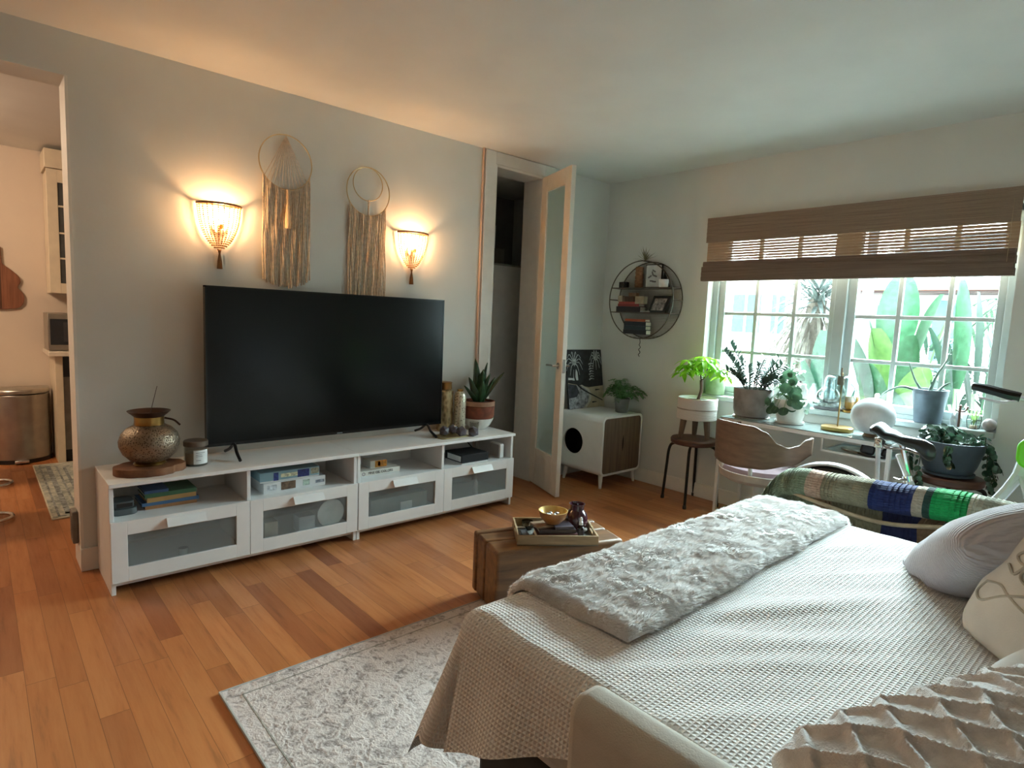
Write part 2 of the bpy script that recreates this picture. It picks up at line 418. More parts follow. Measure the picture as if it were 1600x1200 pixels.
for y in (-1.925, -1.962):
    part('latch_handle', MB().tube(bez([(xg0-.03, y, 1.02), (xg0-.07, y-.004, 1.01), (xg0-.078, y-.012, .96), (xg0-.07, y-.006, .9), (xg0-.03, y, .89)], 20), .006), WTRIM, wn)
part('sill', MB().box(XW-.03, XW+.09, WY1+.002, WY0-.002, WZ0-.03, WZ0+.006), WTRIM, wn, bevel=.006)

# ------------------------------------------------------------------ outdoors
GZ = -.75
t = NT('pale_ground'); v = t.coord(); t.l(t.ramp(t.noise(v, 1.2, 4), [(.35, '#8b8982'), (.6, '#a19f98')]), t.b.inputs['Base Color'])
struct('ground', MB().box(XW+.2, 40, -25, 25, GZ-.2, GZ), t.m, label='pale paved ground outside the window')
stucco = pm('white_stucco', '#f0eeea', .8, var=.02)
bz = thing('building', 'white stucco house with shuttered windows seen through the left sash', 'building', (16.5, 5.5, GZ))
part('wall', MB().box(15, 18, 1.2, 11, GZ, 2.95), stucco, bz)
part('roof', MB().box(14.7, 18.3, 1.0, 11.3, 2.95, 3.1), pm('roof_tile', '#b5664a', .7), bz)
for (y, z, wy, wz) in ((4.45, 1.72, .75, 1.0), (3.6, 1.72, .32, 1.0), (7.2, 1.72, .8, 1.0)):
    f = part('window', MB().box(14.95, 15, y-wy/2, y+wy/2, z-wz/2, z+wz/2), pm('window_teal', '#456b6a', .3), bz)
    part('glazing_bars', MB().box(14.93, 14.95, y-wy/2, y+wy/2, z-.03, z+.03).box(14.93, 14.95, y-.03, y+.03, z-wz/2, z+wz/2), TRIM, f)
hz = thing('building', 'low house with a red tiled eave behind the broad leaves', 'building', (14, -2.5, GZ))
part('wall', MB().box(13.2, 17, -9, .6, GZ, 2.1), stucco, hz)
part('roof', MB().prism([(12.5, 2.16), (12.5, 2.3), (16, 3.6), (17.6, 3.0), (17.6, 2.16)], -9.4, 1.0, 'XZ'), pm('roof_grey', '#7b8288', .7, var=.12, scale=40), hz)
part('fascia', MB().box(12.46, 12.5, -9.4, 1.0, 2.15, 2.2), pm('red_fascia', '#c0705c', .6), hz); part('soffit_shadow_board', MB().box(12.52, 13.2, -9.4, 1.0, 2.1, 2.16), pm('soffit_shade', '#4c3a36', .6), hz)  # shade under the eave is put into the dark board colour
part('window', MB().box(13.16, 13.2, -.75, -.2, .6, 2.0), pm('window_blue', '#4d7384', .3), hz)
sl = MB()
for k in range(14): sl.box(13.14, 13.2, -2.2, -.9, .6+k*.1, .67+k*.1)
part('louvre_shutter', sl, stucco, hz)
one('downpipe', MB().cyl((12.2, .64, GZ), (12.2, .64, 4.5), .09), pm('grey_pipe', '#b9c4cc', .5), 'pale grey pipe standing against the sky between the two houses', 'pipe')
car = thing('car', 'red car parked outside beyond the yucca', 'car', (11, 1.3, GZ))
body = [(9.6, GZ+.25), (12.6, GZ+.25), (12.6, .12), (12.0, .18), (11.6, .46), (10.5, .46), (10.1, .2), (9.6, .1)]
part('body', MB().prism(body, .9, 2.6, 'XZ'), pm('car_red', '#a81420', .25, coat=.6), car, bevel=.05)
for x in (10.1, 12.1):
    part('wheel', MB().cyl((x, .87, GZ+.32), (x, 1.07, GZ+.32), .32, seg=24), BLACK, car)
# yucca with dry hanging leaves
YL = leafmat('yucca_leaf', '#3a4441', '#5c6663', .2); DRY = leafmat('dry_leaf', '#443f38', '#6b655b', .2)
yu = thing('yucca', 'grey yucca with a shaggy dry trunk outside the left sash', 'tree', (8.1, -.05, GZ))
part('trunk', MB().tube([(8.1, -.05, GZ), (8.13, -.02, .5), (8.08, -.06, 1.3), (8.1, -.1, 1.75)], [.2, .17, .15, .12]), pm('yucca_bark', '#524b44', .9, bump=.8, bscale=30, bdist=.03), yu)
mb = MB()
rnd = random.Random(3)
for k in range(90):
    a = rnd.uniform(0, 2*PI); e = rnd.uniform(-.35, 1.2)
    d = (math.cos(a)*math.cos(e), math.sin(a)*math.cos(e), math.sin(e))
    mb.leaf((8.1, -.1, 1.75+rnd.uniform(-.15, .15)), d, rnd.uniform(.5, .8), .055, rnd.uniform(.3, .9), .2, 5)
part('crown', mb, YL, yu)
mb = MB()
for k in range(150):
    a = rnd.uniform(0, 2*PI); z = rnd.uniform(.2, 1.7); r = .16
    mb.leaf((8.1+r*math.cos(a), -.05+r*math.sin(a), z), (math.cos(a), math.sin(a), rnd.uniform(-.9, .1)), rnd.uniform(.5, .9), .045, rnd.uniform(1.2, 2.6), .2, 6)
part('dry_skirt', mb, DRY, yu)
# broad-leaved banana-like plants
BL = [leafmat('banana_leaf', '#24412b', '#34573e', .3), leafmat('banana_leaf_light', '#3c5a2b', '#526d3a', .33), leafmat('banana_leaf_deep', '#162b21', '#233f30', .26)]
STK = pm('leaf_stalk', '#6b8a60', .5)
def bird_plant(label, base, leaves, seed):
    r = random.Random(seed); T = thing('banana_plant', label, 'plant', base, 'broad-leaved plants outside the window')
    st = MB(); fol = [MB(), MB(), MB()]
    for (tx, ty, tz, L, W, tone, yaw) in leaves:
        b = Vector(base) + Vector((r.uniform(-.06, .06), r.uniform(-.12, .12), 0)); tip = Vector((tx, ty, tz)); j = tip - Vector((0, 0, L))
        out = (Vector((tx-b.x, ty-b.y, 0)))
        j = Vector((b.x+out.x*.62, b.y+out.y*.62, tz-L*.95))
        mid = b.lerp(j, .5) + Vector((0, 0, .1)) - out*.08
        st.tube(bez([b, mid, j], 10), [.026-.0012*k for k in range(11)][:len(bez([b, mid, j], 10))])
        d = (tip-j).normalized()
        sh = lambda t: (math.sin(PI*min(1, t*.9+.06))**.55)
        fol[tone].leaf(j, d+Vector((0, 0, .12)), L*1.08, W, .5, .1, 12, up=yaw, shape=sh)
    part('stalks', st, STK, T)
    for k in range(3):
        if fol[k].v: part('foliage', fol[k], BL[k], T)
bird_plant('fan of tall broad leaves on pale stalks behind the right panes', (6.6, -2.2, GZ), [
    (6.5, -2.02, 1.74, .95, .34, 0, .1), (6.7, -2.12, 1.65, .9, .26, 2, .4), (6.5, -2.48, 1.45, .85, .26, 0, -.5), (6.6, -2.72, 1.15, .8, .2, 1, -.7),
    (6.5, -1.85, 1.35, .7, .2, 2, .5), (6.6, -2.3, 1.3, .8, .22, 0, .6), (6.5, -2.62, .8, .7, .14, 1, -.6), (6.7, -1.95, 1.0, .6, .2, 2, .2)], 1)
bird_plant('clump of wide torn leaves behind the middle panes', (7.0, -1.45, GZ), [
    (6.9, -1.42, 1.86, .8, .4, 0, .05), (6.9, -1.12, 1.72, .75, .38, 0, -.2), (6.9, -1.75, 1.7, .6, .34, 0, .3), (6.8, -1.9, 1.66, .7, .22, 1, .7),
    (6.7, -1.3, 1.32, .65, .36, 1, -.1), (6.7, -1.05, 1.28, .8, .36, 2, .2), (6.7, -1.6, 1.25, .7, .32, 0, .5), (6.6, -1.75, 1.0, .6, .3, 1, -.3), (6.7, -1.25, .95, .7, .36, 0, .1), (6.6, -1.5, .7, .6, .34, 2, .0)], 2)
bird_plant('young broad-leaved plant low beside the window mullion', (6.4, -.95, GZ), [
    (6.3, -.92, 1.25, .7, .26, 2, .3), (6.3, -1.12, 1.05, .6, .24, 0, -.2), (6.3, -.75, .95, .6, .22, 2, .6), (6.3, -1.0, .75, .6, .24, 2, .1), (6.3, -1.25, .7, .5, .22, 0, .5)], 3)
bird_plant('dense dark leaves at the far right of the window', (7.75, -2.3, GZ), [
    (7.7, -2.75, 1.4, .9, .34, 2, .3), (7.8, -2.4, 1.3, 1.0, .4, 2, .5), (7.8, -2.1, 1.1, .9, .4, 2, .2), (7.8, -1.8, 1.2, .9, .4, 2, .1), (7.8, -1.5, 1.0, .9, .42, 2, .1), (7.8, -2.6, .8, .9, .4, 2, .4)], 4)
# feathery palm fronds and undergrowth
pf = thing('palm', 'feathery palm frond hanging at the right panes', 'plant', (8.3, -2.9, GZ))
part('trunk', MB().tube([(8.3, -2.9, GZ), (8.3, -2.9, .9)], [.12, .08]), pm('yucca_bark', '#524b44', .9), pf)
fd = MB()
for a0 in (1.2, 1.9, 2.5, 3.4, 4.4):
    P = bez([(8.3, -2.9, .9), (8.3+.4*math.cos(a0), -2.9+.4*math.sin(a0), 1.6), (8.3+1.0*math.cos(a0), -2.9+1.0*math.sin(a0), 1.75), (8.3+1.4*math.cos(a0), -2.9+1.4*math.sin(a0), 1.35)], 24)
    fd.tube(P, .012, 5)
    for i in range(4, len(P)-1):
        dr = (P[i+1]-P[i]).normalized(); sd = dr.cross(Vector((0, 0, 1))).normalized()
        for sg in (1, -1): fd.leaf(P[i], sd*sg+dr*.6, .4, .035, .7, .1, 4)
part('fronds', fd, leafmat('palm_leaf', '#304635', '#4b6350', .26), pf)
ug = MB()
for k in range(900):
    x, y = rnd.uniform(8.5, 9.8), rnd.uniform(-4.2, -.75)
    if math.hypot(x-8.3, y+2.9) < .8: continue
    a = rnd.uniform(0, 2*PI); e = rnd.uniform(.1, 1.3)
    ug.leaf((x, y, rnd.uniform(GZ, 1.15)), (math.cos(a)*math.cos(e), math.sin(a)*math.cos(e), math.sin(e)), rnd.uniform(.25, .6), rnd.uniform(.04, .14), .8, .1, 4)
o = one('undergrowth', ug, leafmat('under_leaf', '#1a2d22', '#30463a', .22), 'tangled green undergrowth below the broad leaves', 'foliage'); o['kind'] = 'stuff'
# ------------------------------------------------------------------ media units
FPANE = NT('frosted_drawer_glass'); FPANE.b.inputs['Transmission Weight'].default_value = .88; FPANE.b.inputs['Roughness'].default_value = .16
FPANE.b.inputs['Base Color'].default_value = lin('#e2e9ea'); FPANE.b.inputs['IOR'].default_value = 1.15
FPANE.bump(FPANE.noise(FPANE.coord(), 120, 2), .1, .002); FPANE = FPANE.m
CABIN = pm('cabinet_inside', '#b3a797', .6, var=.05)
H = .52
def media_unit(label):
    r = thing('media_unit', label, 'tv stand', (.6, -.2, 0), 'white low media units under the television')
    b = MB().box(0, .018, -.387, -.005, 0, .502).box(1.182, 1.2, -.387, -.005, 0, .502).box(.591, .609, -.385, -.012, .06, .502)
    b.box(.018, 1.182, -.012, -.006, .06, .502).box(.018, .591, -.385, -.012, .325, .341).box(.609, 1.182, -.385, -.012, .325, .341)
    part('carcass', b, WHITE, r, bevel=.0015)
    part('top', MB().box(-.002, 1.202, -.409, -.002, .502, H), WHITE, r, bevel=.002)
    part('plinth', MB().box(.018, 1.182, -.372, -.354, .036, .075), WHITE, r)
    for x0 in (.001, .601):
        x1 = x0+.598; a, c = x0+.064, x1-.066
        d = part('drawer_front', MB().box(x0, a, -.405, -.388, .06, .343).box(c, x1, -.405, -.388, .06, .343).box(a, c, -.405, -.388, .06, .128).box(a, c, -.405, -.388, .278, .343), WHITE, r, bevel=.0012)
        part('glass_pane', MB().box(a-.005, c+.005, -.399, -.394, .123, .283), FPANE, d)
        part('drawer_box', MB().box(x0+.03, x1-.03, -.388, -.05, .1, .112).box(x0+.03, x0+.042, -.388, -.05, .1, .25).box(x1-.042, x1-.03, -.388, -.05, .1, .25), WHITE, d)
        hx = x0+.22
        prof = [(-.405, .327), (-.411, .327), (-.436, .292), (-.434, .289), (-.409, .318), (-.405, .318)]
        part('handle', MB().prism(prof, hx, hx+.168, 'YZ'), WHITE, d)
    return r
mu1 = media_unit('left white media unit, with brass vase and candle jar on top')
mu2 = dup(mu1, (1.8045, -.2, 0), label='right white media unit, with potted succulent and gold lanterns on top')
# ------------------------------------------------------------------ television
tv = thing('television', 'large black flat television standing on the white media units', 'television', (1.207, -.144, H))
x0, x1, z0, z1, ty = .467, 1.948, .5865, 1.4254, -.144
t = NT('tv_screen'); t.l(t.ramp(t.noise(t.coord(), 3, 2), [(.3, '#040505'), (.7, '#060707')]), t.b.inputs['Base Color']); t.b.inputs['Roughness'].default_value = .2; t.b.inputs['Specular IOR Level'].default_value = .3
SCREEN = t.m
part('screen', MB().box(x0+.006, x1-.006, ty-.001, ty+.006, z0+.016, z1-.006), SCREEN, tv)
part('bezel', MB().box(x0, x0+.007, ty-.004, ty+.03, z0, z1).box(x1-.007, x1, ty-.004, ty+.03, z0, z1).box(x0, x1, ty-.004, ty+.03, z1-.007, z1).box(x0, x1, ty-.004, ty+.03, z0, z0+.017), pm('tv_bezel', '#0e0e0f', .22), tv)
part('back_housing', MB().box(x0+.004, x1-.004, ty+.007, ty+.035, z0+.004, z1-.004).box(x0+.2, x1-.2, ty+.035, ty+.07, z0+.03, z0+.5), BLACK, tv, bevel=.004)
for cx in (.6, 1.83):
    part('foot', MB().tube(bez([(cx-.008, -.28, H+.0092), (cx, -.2, .555), (cx+.004, -.145, .590), (cx, -.08, .553), (cx-.005, -.02, H+.0092)], 20), .0085, 8), BLACK, tv)
part('brand_mark', MB().box(1.19, 1.225, ty-.0055, ty-.003, z0+.005, z0+.010), pm('grey_mark', '#7d8083', .4), tv)
# ------------------------------------------------------------------ on the left unit
rnd = random.Random(11)
slab = [((.15+.012*nz(3*math.cos(a), 3*math.sin(a)) - (.03 if abs(a-5.5) < .12 else 0))*math.cos(a), (.112+.012*nz(3*math.cos(a)+5, 3*math.sin(a)))*math.sin(a)) for a in [2*PI*k/56 for k in range(56)]]
one('wood_slice', MB().prism([(.188+u, -.247+v) for u, v in slab], H, H+.036), wood('bark_slice', '#5b3420', '#8a5a38', (8, 8, 14), .7, .4), 'rustic wood slice under the brass vase', 'wood slab', bevel=.006)
vs = thing('vase', 'round perforated brass vase with flared dark rim on the wood slice', 'vase', (.192, -.235, H+.036))
t = NT('pierced_brass'); v = t.coord()
vo = t.n('ShaderNodeTexVoronoi'); vo.inputs['Scale'].default_value = 120; t.l(v, vo.inputs['Vector'])
hole = t.math('LESS_THAN', vo.outputs['Distance'], .34)
t.l(t.ramp(hole, [(0, '#8c7c69'), (1, '#4a3d30')]), t.b.inputs['Base Color']); t.b.inputs['Metallic'].default_value = .7
t.b.inputs['Roughness'].default_value = .42; t.bump(vo.outputs['Distance'], .6, .003); PIERCED = t.m
c = (.192, -.235, H+.036)
part('body', MB().lathe([(.055, .014), (.085, .026), (.112, .055), (.127, .09), (.129, .115), (.118, .15), (.095, .175), (.07, .189), (.062, .192)], c, 48), PIERCED, vs)
part('foot_ring', MB().lathe([(.066, 0), (.07, .004), (.062, .014), (.05, .018)], c, 40), BRASS, vs)
part('neck', MB().lathe([(.06, .188), (.064, .196), (.062, .212), (.063, .232), (.06, .234)], c, 40), BRASS, vs)
part('rim', MB().lathe([(.06, .228), (.068, .236), (.088, .254), (.091, .258), (.085, .257), (.066, .242), (.05, .236), (0, .234)], c, 48), pm('dark_bronze', '#4a362c', .4, .7), vs)
part('loop_handle', MB().tube(bez([(.25, -.27, .78), (.285, -.29, .77), (.31, -.3, .745)], 10), .0045), pm('dark_bronze', '#4a362c', .4, .7), vs)
one('incense_stick', MB().tube([(.195, -.235, H+.272), (.228, -.235, .93)], [.0016, .0012], 6), pm('incense', '#4a3a30', .8), 'thin incense stick standing in the brass vase', 'incense stick')
cj = thing('candle_jar', 'clear glass candle jar with white label beside the brass vase', 'candle', (.398, -.215, H))
c = (.398, -.215, H)
part('jar', MB().lathe([(.05, 0), (.054, .006), (.054, .095), (.05, .1), (.047, .098), (.05, .09), (.05, .01), (0, .008)], c, 32), glass_thin('jar_glass', '#e8e6e2'), cj)
part('wax', MB().lathe([(.0485, .01), (.0485, .066), (0, .068)], c, 28), pm('wax', '#cdbfae', .5, sub=.2), cj)
part('lid', MB().lathe([(.052, .1), (.0565, .1), (.0565, .122), (.053, .126), (0, .126)], c, 32), pm('lid_metal', '#75685c', .4, .6), cj)
a0, a1 = -2.0, -.55
lb = MB().grid(lambda u, v: (c[0]+.0546*math.cos(a0+(a1-a0)*u), c[1]+.0546*math.sin(a0+(a1-a0)*u), H+.012+.07*v), 14, 1)
lo_ = part('label', lb, CARD, cj)
ln = MB()
for zz, w in ((.068, .8), (.058, .5), (.05, .55), (.03, .4)):
    ln.grid(lambda u, v: (c[0]+.0549*math.cos(a0+.2+w*u), c[1]+.0549*math.sin(a0+.2+w*u), H+zz+.0025*v), 8, 1)
part('print_line', ln, pm('grey_ink', '#77757a', .7), lo_)
# ------------------------------------------------------------------ inside the open shelves
SH = .3412
def book(label, x0, x1, y0, y1, z, th, col, group=None, rot=0, spine='y-', name='book', cat='book'):
    cx, cy = (x0+x1)/2, (y0+y1)/2; L, W = x1-x0, y1-y0
    T = thing(name, label, cat, (0, 0, 0), group)
    cov = pm('cover_'+col.strip('#'), col, .45, var=.05)
    k = MB()
    if spine == 'y-':
        k.box(-L/2, L/2, -W/2, W/2, 0, .003).box(-L/2, L/2, -W/2, W/2, th-.003, th).box(-L/2, L/2, -W/2, -W/2+.003, .003, th-.003)
        pg = MB().box(-L/2+.004, L/2-.004, -W/2+.003, W/2-.004, .003, th-.003)
    else:
        k.box(-L/2, L/2, -W/2, W/2, 0, .003).box(-L/2, L/2, -W/2, W/2, th-.003, th).box(-L/2, -L/2+.003, -W/2, W/2, .003, th-.003)
        pg = MB().box(-L/2+.003, L/2-.004, -W/2+.004, W/2-.004, .003, th-.003)
    part('cover', k, cov, T); part('pages', pg, PAPER, T)
    T.location = (cx, cy, z); T.rotation_euler = (0, 0, rot); return T
g = 'books lying in the left open shelf'
z = SH
for col, th, xx0, xx1, lab in (('#a9794e', .016, .160, .385, 'tan paperback at the bottom of the left shelf stack'), ('#4a6f96', .016, .147, .395, 'blue paperback second from bottom in the left shelf stack'),
                         ('#b98f57', .022, .165, .38, 'ochre paperback third in the left shelf stack'), ('#3f6b4c', .02, .16, .385, 'green book on top of the left shelf stack'), ('#3b5a86', .014, .158, .26, 'small navy booklet on the green book')):
    book(lab, xx0, xx1, -.275, -.10, z+.0003, th, col, g, rot=rnd.uniform(-.04, .04)); z += th+.0006
gd = thing('radio', 'small grey electronic device at the left end of the shelf', 'device', (.07, -.25, SH))
part('body', MB().prism(rrect(.022, .125, -.31, -.17, .03), SH, SH+.03, 'XY').prism(rrect(.03, .115, -.3, -.19, .03), SH+.03, SH+.062), pm('slate_plastic', '#4b5152', .45), gd, bevel=.004)
part('grille', MB().box(.04, .105, -.3005, -.2995, SH+.036, SH+.055), BLACK, gd)
def carton(label, x0, x1, y0, y1, z0, z1, top, side, name='game_box', rot=0, group=None, patches=()):
    T = thing(name, label, 'box', (0, 0, 0), group); cx, cy = (x0+x1)/2, (y0+y1)/2; L, W, h = x1-x0, y1-y0, z1-z0
    part('base', MB().box(-L/2+.002, L/2-.002, -W/2+.002, W/2-.002, 0, h*.25), CARD, T)
    l = part('lid', MB().box(-L/2, L/2, -W/2, W/2, h*.12, h), pm('box_'+side.strip('#'), side, .5, var=.04), T, bevel=.0015)
    for (a, b, c0, c1, col) in patches:
        part('print_patch', MB().box(-L/2+L*a, -L/2+L*b, -W/2-.0008, -W/2+.0005, h*c0, h*c1), pm('print_'+col.strip('#'), col, .5, var=.25, scale=60), l)
    T.location = (cx, cy, z0); T.rotation_euler = (0, 0, rot); return T
g = 'boxes in the second open shelf'
carton('white puzzle box with small photo on its side, lower in the second shelf', .690, 1.035, -.33, -.08, SH+.0003, SH+.058, '#d8d8d6', '#d9dadb', rot=.02, group=g, patches=((.05, .2, .3, .8, '#b9bcc0'), (.27, .5, .2, .95, '#6b5443'), (.62, .73, .3, .85, '#9fb0a4'), (.83, .98, .35, .65, '#8a8f98')))
carton('pale blue puzzle box lying on top of the white one', .680, 1.005, -.32, -.09, SH+.059, SH+.113, '#7fa3b4', '#86a9b5', rot=-.015, group=g, patches=((.22, .3, .1, .9, '#2c3f7d'), (.34, .62, .35, .72, '#d4d0ae'), (.62, .82, .15, .9, '#27336f'), (.85, .99, .3, .9, '#9b9a85')))
oc = carton('white box of oil colors lying in the third shelf', 1.245, 1.538, -.30, -.13, SH+.0003, SH+.036, '#dcd9cf', '#dcd9cf', name='paint_box')
INK = pm('ink', '#55504e', .7)
text('FINE OIL COLORS', .021, (1.245+.075, -.3015, SH+.020), (PI/2, 0, 0), INK, oc)
part('emblem', MB().tube(circ((1.245+.045, -.3006, SH+.019), .009, 20), .0015, 6, closed=True), pm('emblem_plum', '#7b5570', .6), oc)
carton('orange and white box lying on the oil color box', 1.355, 1.470, -.26, -.16, SH+.0367, SH+.082, '#c28b3c', '#c9c3b8', name='small_box', patches=((.28, .98, .05, .95, '#c07f2a'), (.45, .6, .2, .8, '#70401d')))
bbx = carton('black shoebox-like carton with a white end label in the right shelf', 1.975, 2.2, -.365, -.17, SH+.0003, SH+.062, '#16171b', '#17181c', name='black_box', rot=.0)
part('end_label', MB().box(1.9738, 1.9748, -.35, -.2, SH+.016, SH+.052), CARD, bbx)
rt = thing('router', 'white upright box with rounded edges at the right end of the shelf', 'router', (2.325, -.31, SH))
part('body', MB().prism(rrect(-.36, -.24, SH, SH+.102, .012), 2.311, 2.343, 'YZ'), WHITE, rt, bevel=.002)
part('side_panel', MB().prism(rrect(-.345, -.25, SH+.008, SH+.094, .01), 2.3095, 2.3111, 'YZ'), pm('grey_panel', '#a39c98', .5), rt)
one('cable', MB().tube(bez([(1.93, -.1, SH+.06), (2.0, -.13, SH+.11), (2.08, -.1, SH+.09), (2.15, -.14, SH+.12), (2.22, -.08, SH+.09), (2.26, -.12, SH+.03)], 40), .004), BLACK, 'black cable coiled behind the black carton', 'cable')
# things dimly seen through the frosted drawers
dg = 'things inside the frosted drawers'
def in_drawer(nm, mb, col, lab, cat): return one(nm, mb, pm('drawer_'+col.strip('#'), col, .6), lab, cat, dg)
ZD = .1122
pl = MB().lathe([(.0, 0), (.06, .0), (.08, .008), (.078, .012), (.0, .006)], (0, 0, 0), 32); pl.mat(Matrix.Translation((1.045, -.372, ZD+.08)) @ Matrix.Rotation(PI/2, 4, 'X'))
in_drawer('plate', pl, '#e4e4e0', 'round white plate standing behind the second drawer glass', 'plate')
in_drawer('carton', MB().box(.865, .955, -.38, -.3, ZD, ZD+.085), '#c9ccd0', 'pale carton behind the second drawer glass, left of the plate', 'box')
in_drawer('packet', MB().box(.68, .75, -.38, -.3, ZD, ZD+.09), '#b0a596', 'tan packet at the left of the second drawer', 'box')
in_drawer('round_tin', MB().lathe([(.02, 0), (.022, .04), (0, .042)], (.30, -.36, ZD), 24), '#b9bab8', 'small round tin behind the first drawer glass', 'tin')
in_drawer('folded_cloth', MB().obox((1.5, -.33, ZD+.05), (.4, .08, .1), (0, 0, .02)), '#8f9692', 'grey folded cloth filling the third drawer', 'cloth')
in_drawer('white_carton', MB().box(1.5, 1.58, -.384, -.375, ZD, ZD+.06), '#d2d5d6', 'white card in front of the cloth in the third drawer', 'card')
in_drawer('bottle', MB().lathe([(.016, 0), (.016, .09), (.008, .11), (0, .11)], (2.1, -.36, ZD), 20), '#d6d9d9', 'white bottle standing behind the fourth drawer glass', 'bottle')
# ------------------------------------------------------------------ right end of the media units
t = NT('etched_gold'); vo = t.n('ShaderNodeTexVoronoi'); vo.inputs['Scale'].default_value = 45; t.l(t.coord('Object', (1, 1, .6)), vo.inputs['Vector'])
t.l(t.ramp(vo.outputs['Distance'], [(.2, '#8d7a58'), (.6, '#c2ae86')]), t.b.inputs['Base Color']); t.b.inputs['Metallic'].default_value = .75; t.b.inputs['Roughness'].default_value = .35; t.bump(vo.outputs['Distance'], .5, .003); ETCH = t.m
ln = thing('lantern', 'tall gold cylindrical lantern right of the television', 'lantern', (2.03, -.075, H))
c = (2.03, -.075, H)
part('body', MB().lathe([(.05, 0), (.056, .01), (.056, .28), (.04, .292), (0, .292)], c, 32), ETCH, ln)
part('cap', MB().lathe([(.04, .292), (.046, .296), (.044, .335), (.047, .343), (.04, .346), (0, .342)], c, 32), pm('aged_brass', '#8f6a3d', .35, .9, var=.15), ln)
ln = thing('vase', 'slim silver-gold mercury glass vase in front of the lantern', 'vase', (2.112, -.138, H))
c = (2.112, -.138, H)
t = NT('mercury_glass'); vo = t.n('ShaderNodeTexVoronoi'); vo.inputs['Scale'].default_value = 70; t.l(t.coord(), vo.inputs['Vector'])
t.l(t.ramp(vo.outputs['Distance'], [(.18, '#6d6250'), (.4, '#d0c8b2')]), t.b.inputs['Base Color']); t.b.inputs['Metallic'].default_value = .55; t.b.inputs['Roughness'].default_value = .3; t.bump(vo.outputs['Distance'], .4, .003)
part('body', MB().lathe([(.038, 0), (.042, .008), (.042, .25), (.034, .272), (.022, .282), (0, .285)], c, 28), t.m, ln)
part('neck', MB().lathe([(.02, .28), (.022, .296), (.016, .296), (.014, .286)], c, 24), BRASS, ln)
sp = thing('potted_succulent', 'upright dark green succulent in a terracotta pot set in a white bowl', 'potted plant', (2.29, -.125, H))
c = (2.29, -.125, H)
part('bowl', MB().lathe([(.055, 0), (.062, .004), (.09, .035), (.11, .075), (.112, .082), (.106, .082), (.088, .05), (0, .03)], c, 40), pm('white_ceramic', '#e6e4de', .25), sp)
part('pot', MB().lathe([(.08, .032), (.108, .085), (.114, .095), (.118, .165), (.113, .168), (.116, .172), (.116, .205), (.108, .206), (.104, .19), (0, .188)], c, 40), pm('terracotta', '#7d4430', .7, var=.18, scale=20), sp)
part('pot_band', MB().lathe([(.1155, .172), (.1185, .174), (.1185, .203), (.1155, .205)], c, 40, caps=False), pm('terracotta_band', '#a07860', .7, var=.12), sp)
part('soil', MB().lathe([(.105, .19), (.05, .197), (0, .2)], c, 24), SOIL, sp)
lf = MB()
for a, tilt, L, W in ((3.4, 1.5, .32, .085), (5.9, 1.5, .29, .075), (4.4, 1.42, .25, .085), (5.2, 1.35, .22, .08), (3.4, 1.12, .21, .07), (0.0, .80, .29, .06), (4.3, 1.2, .18, .075), (5.8, 1.15, .2, .07), (3.1, .9, .16, .06), (1.2, 1.3, .24, .08)):
    d = (math.cos(a)*math.cos(tilt), math.sin(a)*math.cos(tilt), math.sin(tilt))
    lf.leaf((c[0]+.035*math.cos(a), c[1]+.035*math.sin(a), H+.19), d, L, W, -.05, .3, 8, shape=lambda t: (.75+.25*math.sin(PI*min(1,t*1.6)))*(1-t**5) if t < .99 else .02)
part('leaves', lf, leafmat('snake_leaf', '#16301a', '#2c4f28', .1, .35), sp, solid=.006)
gl = thing('glass', 'small clear drinking glass beside the white bowl', 'glass', (2.165, -.24, H))
part('body', MB().lathe([(.024, 0), (.03, .004), (.034, .075), (.032, .076), (.028, .01), (0, .006)], (2.165, -.24, H), 24), glass_thin('jar_glass', '#e8e6e2'), gl)
tr = one('tray', MB().prism(rrect(1.83, 2.06, -.34, -.2, .03), H, H+.008), pm('pale_gold_tray', '#a99b74', .35, .5), 'flat pale gold tray under the stone candle holders', 'tray', bevel=.002)
GEO = pm('smoky_stone', '#5b565c', .3, var=.3, scale=8)
def gem(x, y, z, r, s): 
    bm = bmesh.new(); bmesh.ops.create_icosphere(bm, subdivisions=1, radius=r); m = MB()
    rr = random.Random(s); R = Euler((rr.uniform(0, 3), rr.uniform(0, 3), rr.uniform(0, 3))).to_matrix()
    vs = [R @ v.co for v in bm.verts]; zmin = min(v.z for v in vs); h = -.75*r
    m.add([(x+v.x, y+v.y, z+max(v.z, h)-h) for v in vs], [[v.index for v in f.verts] for f in bm.faces]); bm.free(); return m
for (x, y, z, r, lab) in ((1.905, -.25, H+.008, .038, 'leftmost faceted stone candle holder on the gold tray'), (1.985, -.235, H+.008, .038, 'faceted stone candle holder at the back of the group, before the silver vase'),
                       (1.99, -.325, H+.008, .040, 'front faceted grey stone candle holder at the shelf edge'), (2.085, -.335, H, .040, 'rightmost faceted brown stone candle holder')):
    one('candle_holder', gem(x, y, z, r, int(x*100)), GEO, lab, 'candle holder', 'faceted stone candle holders', smooth=0)
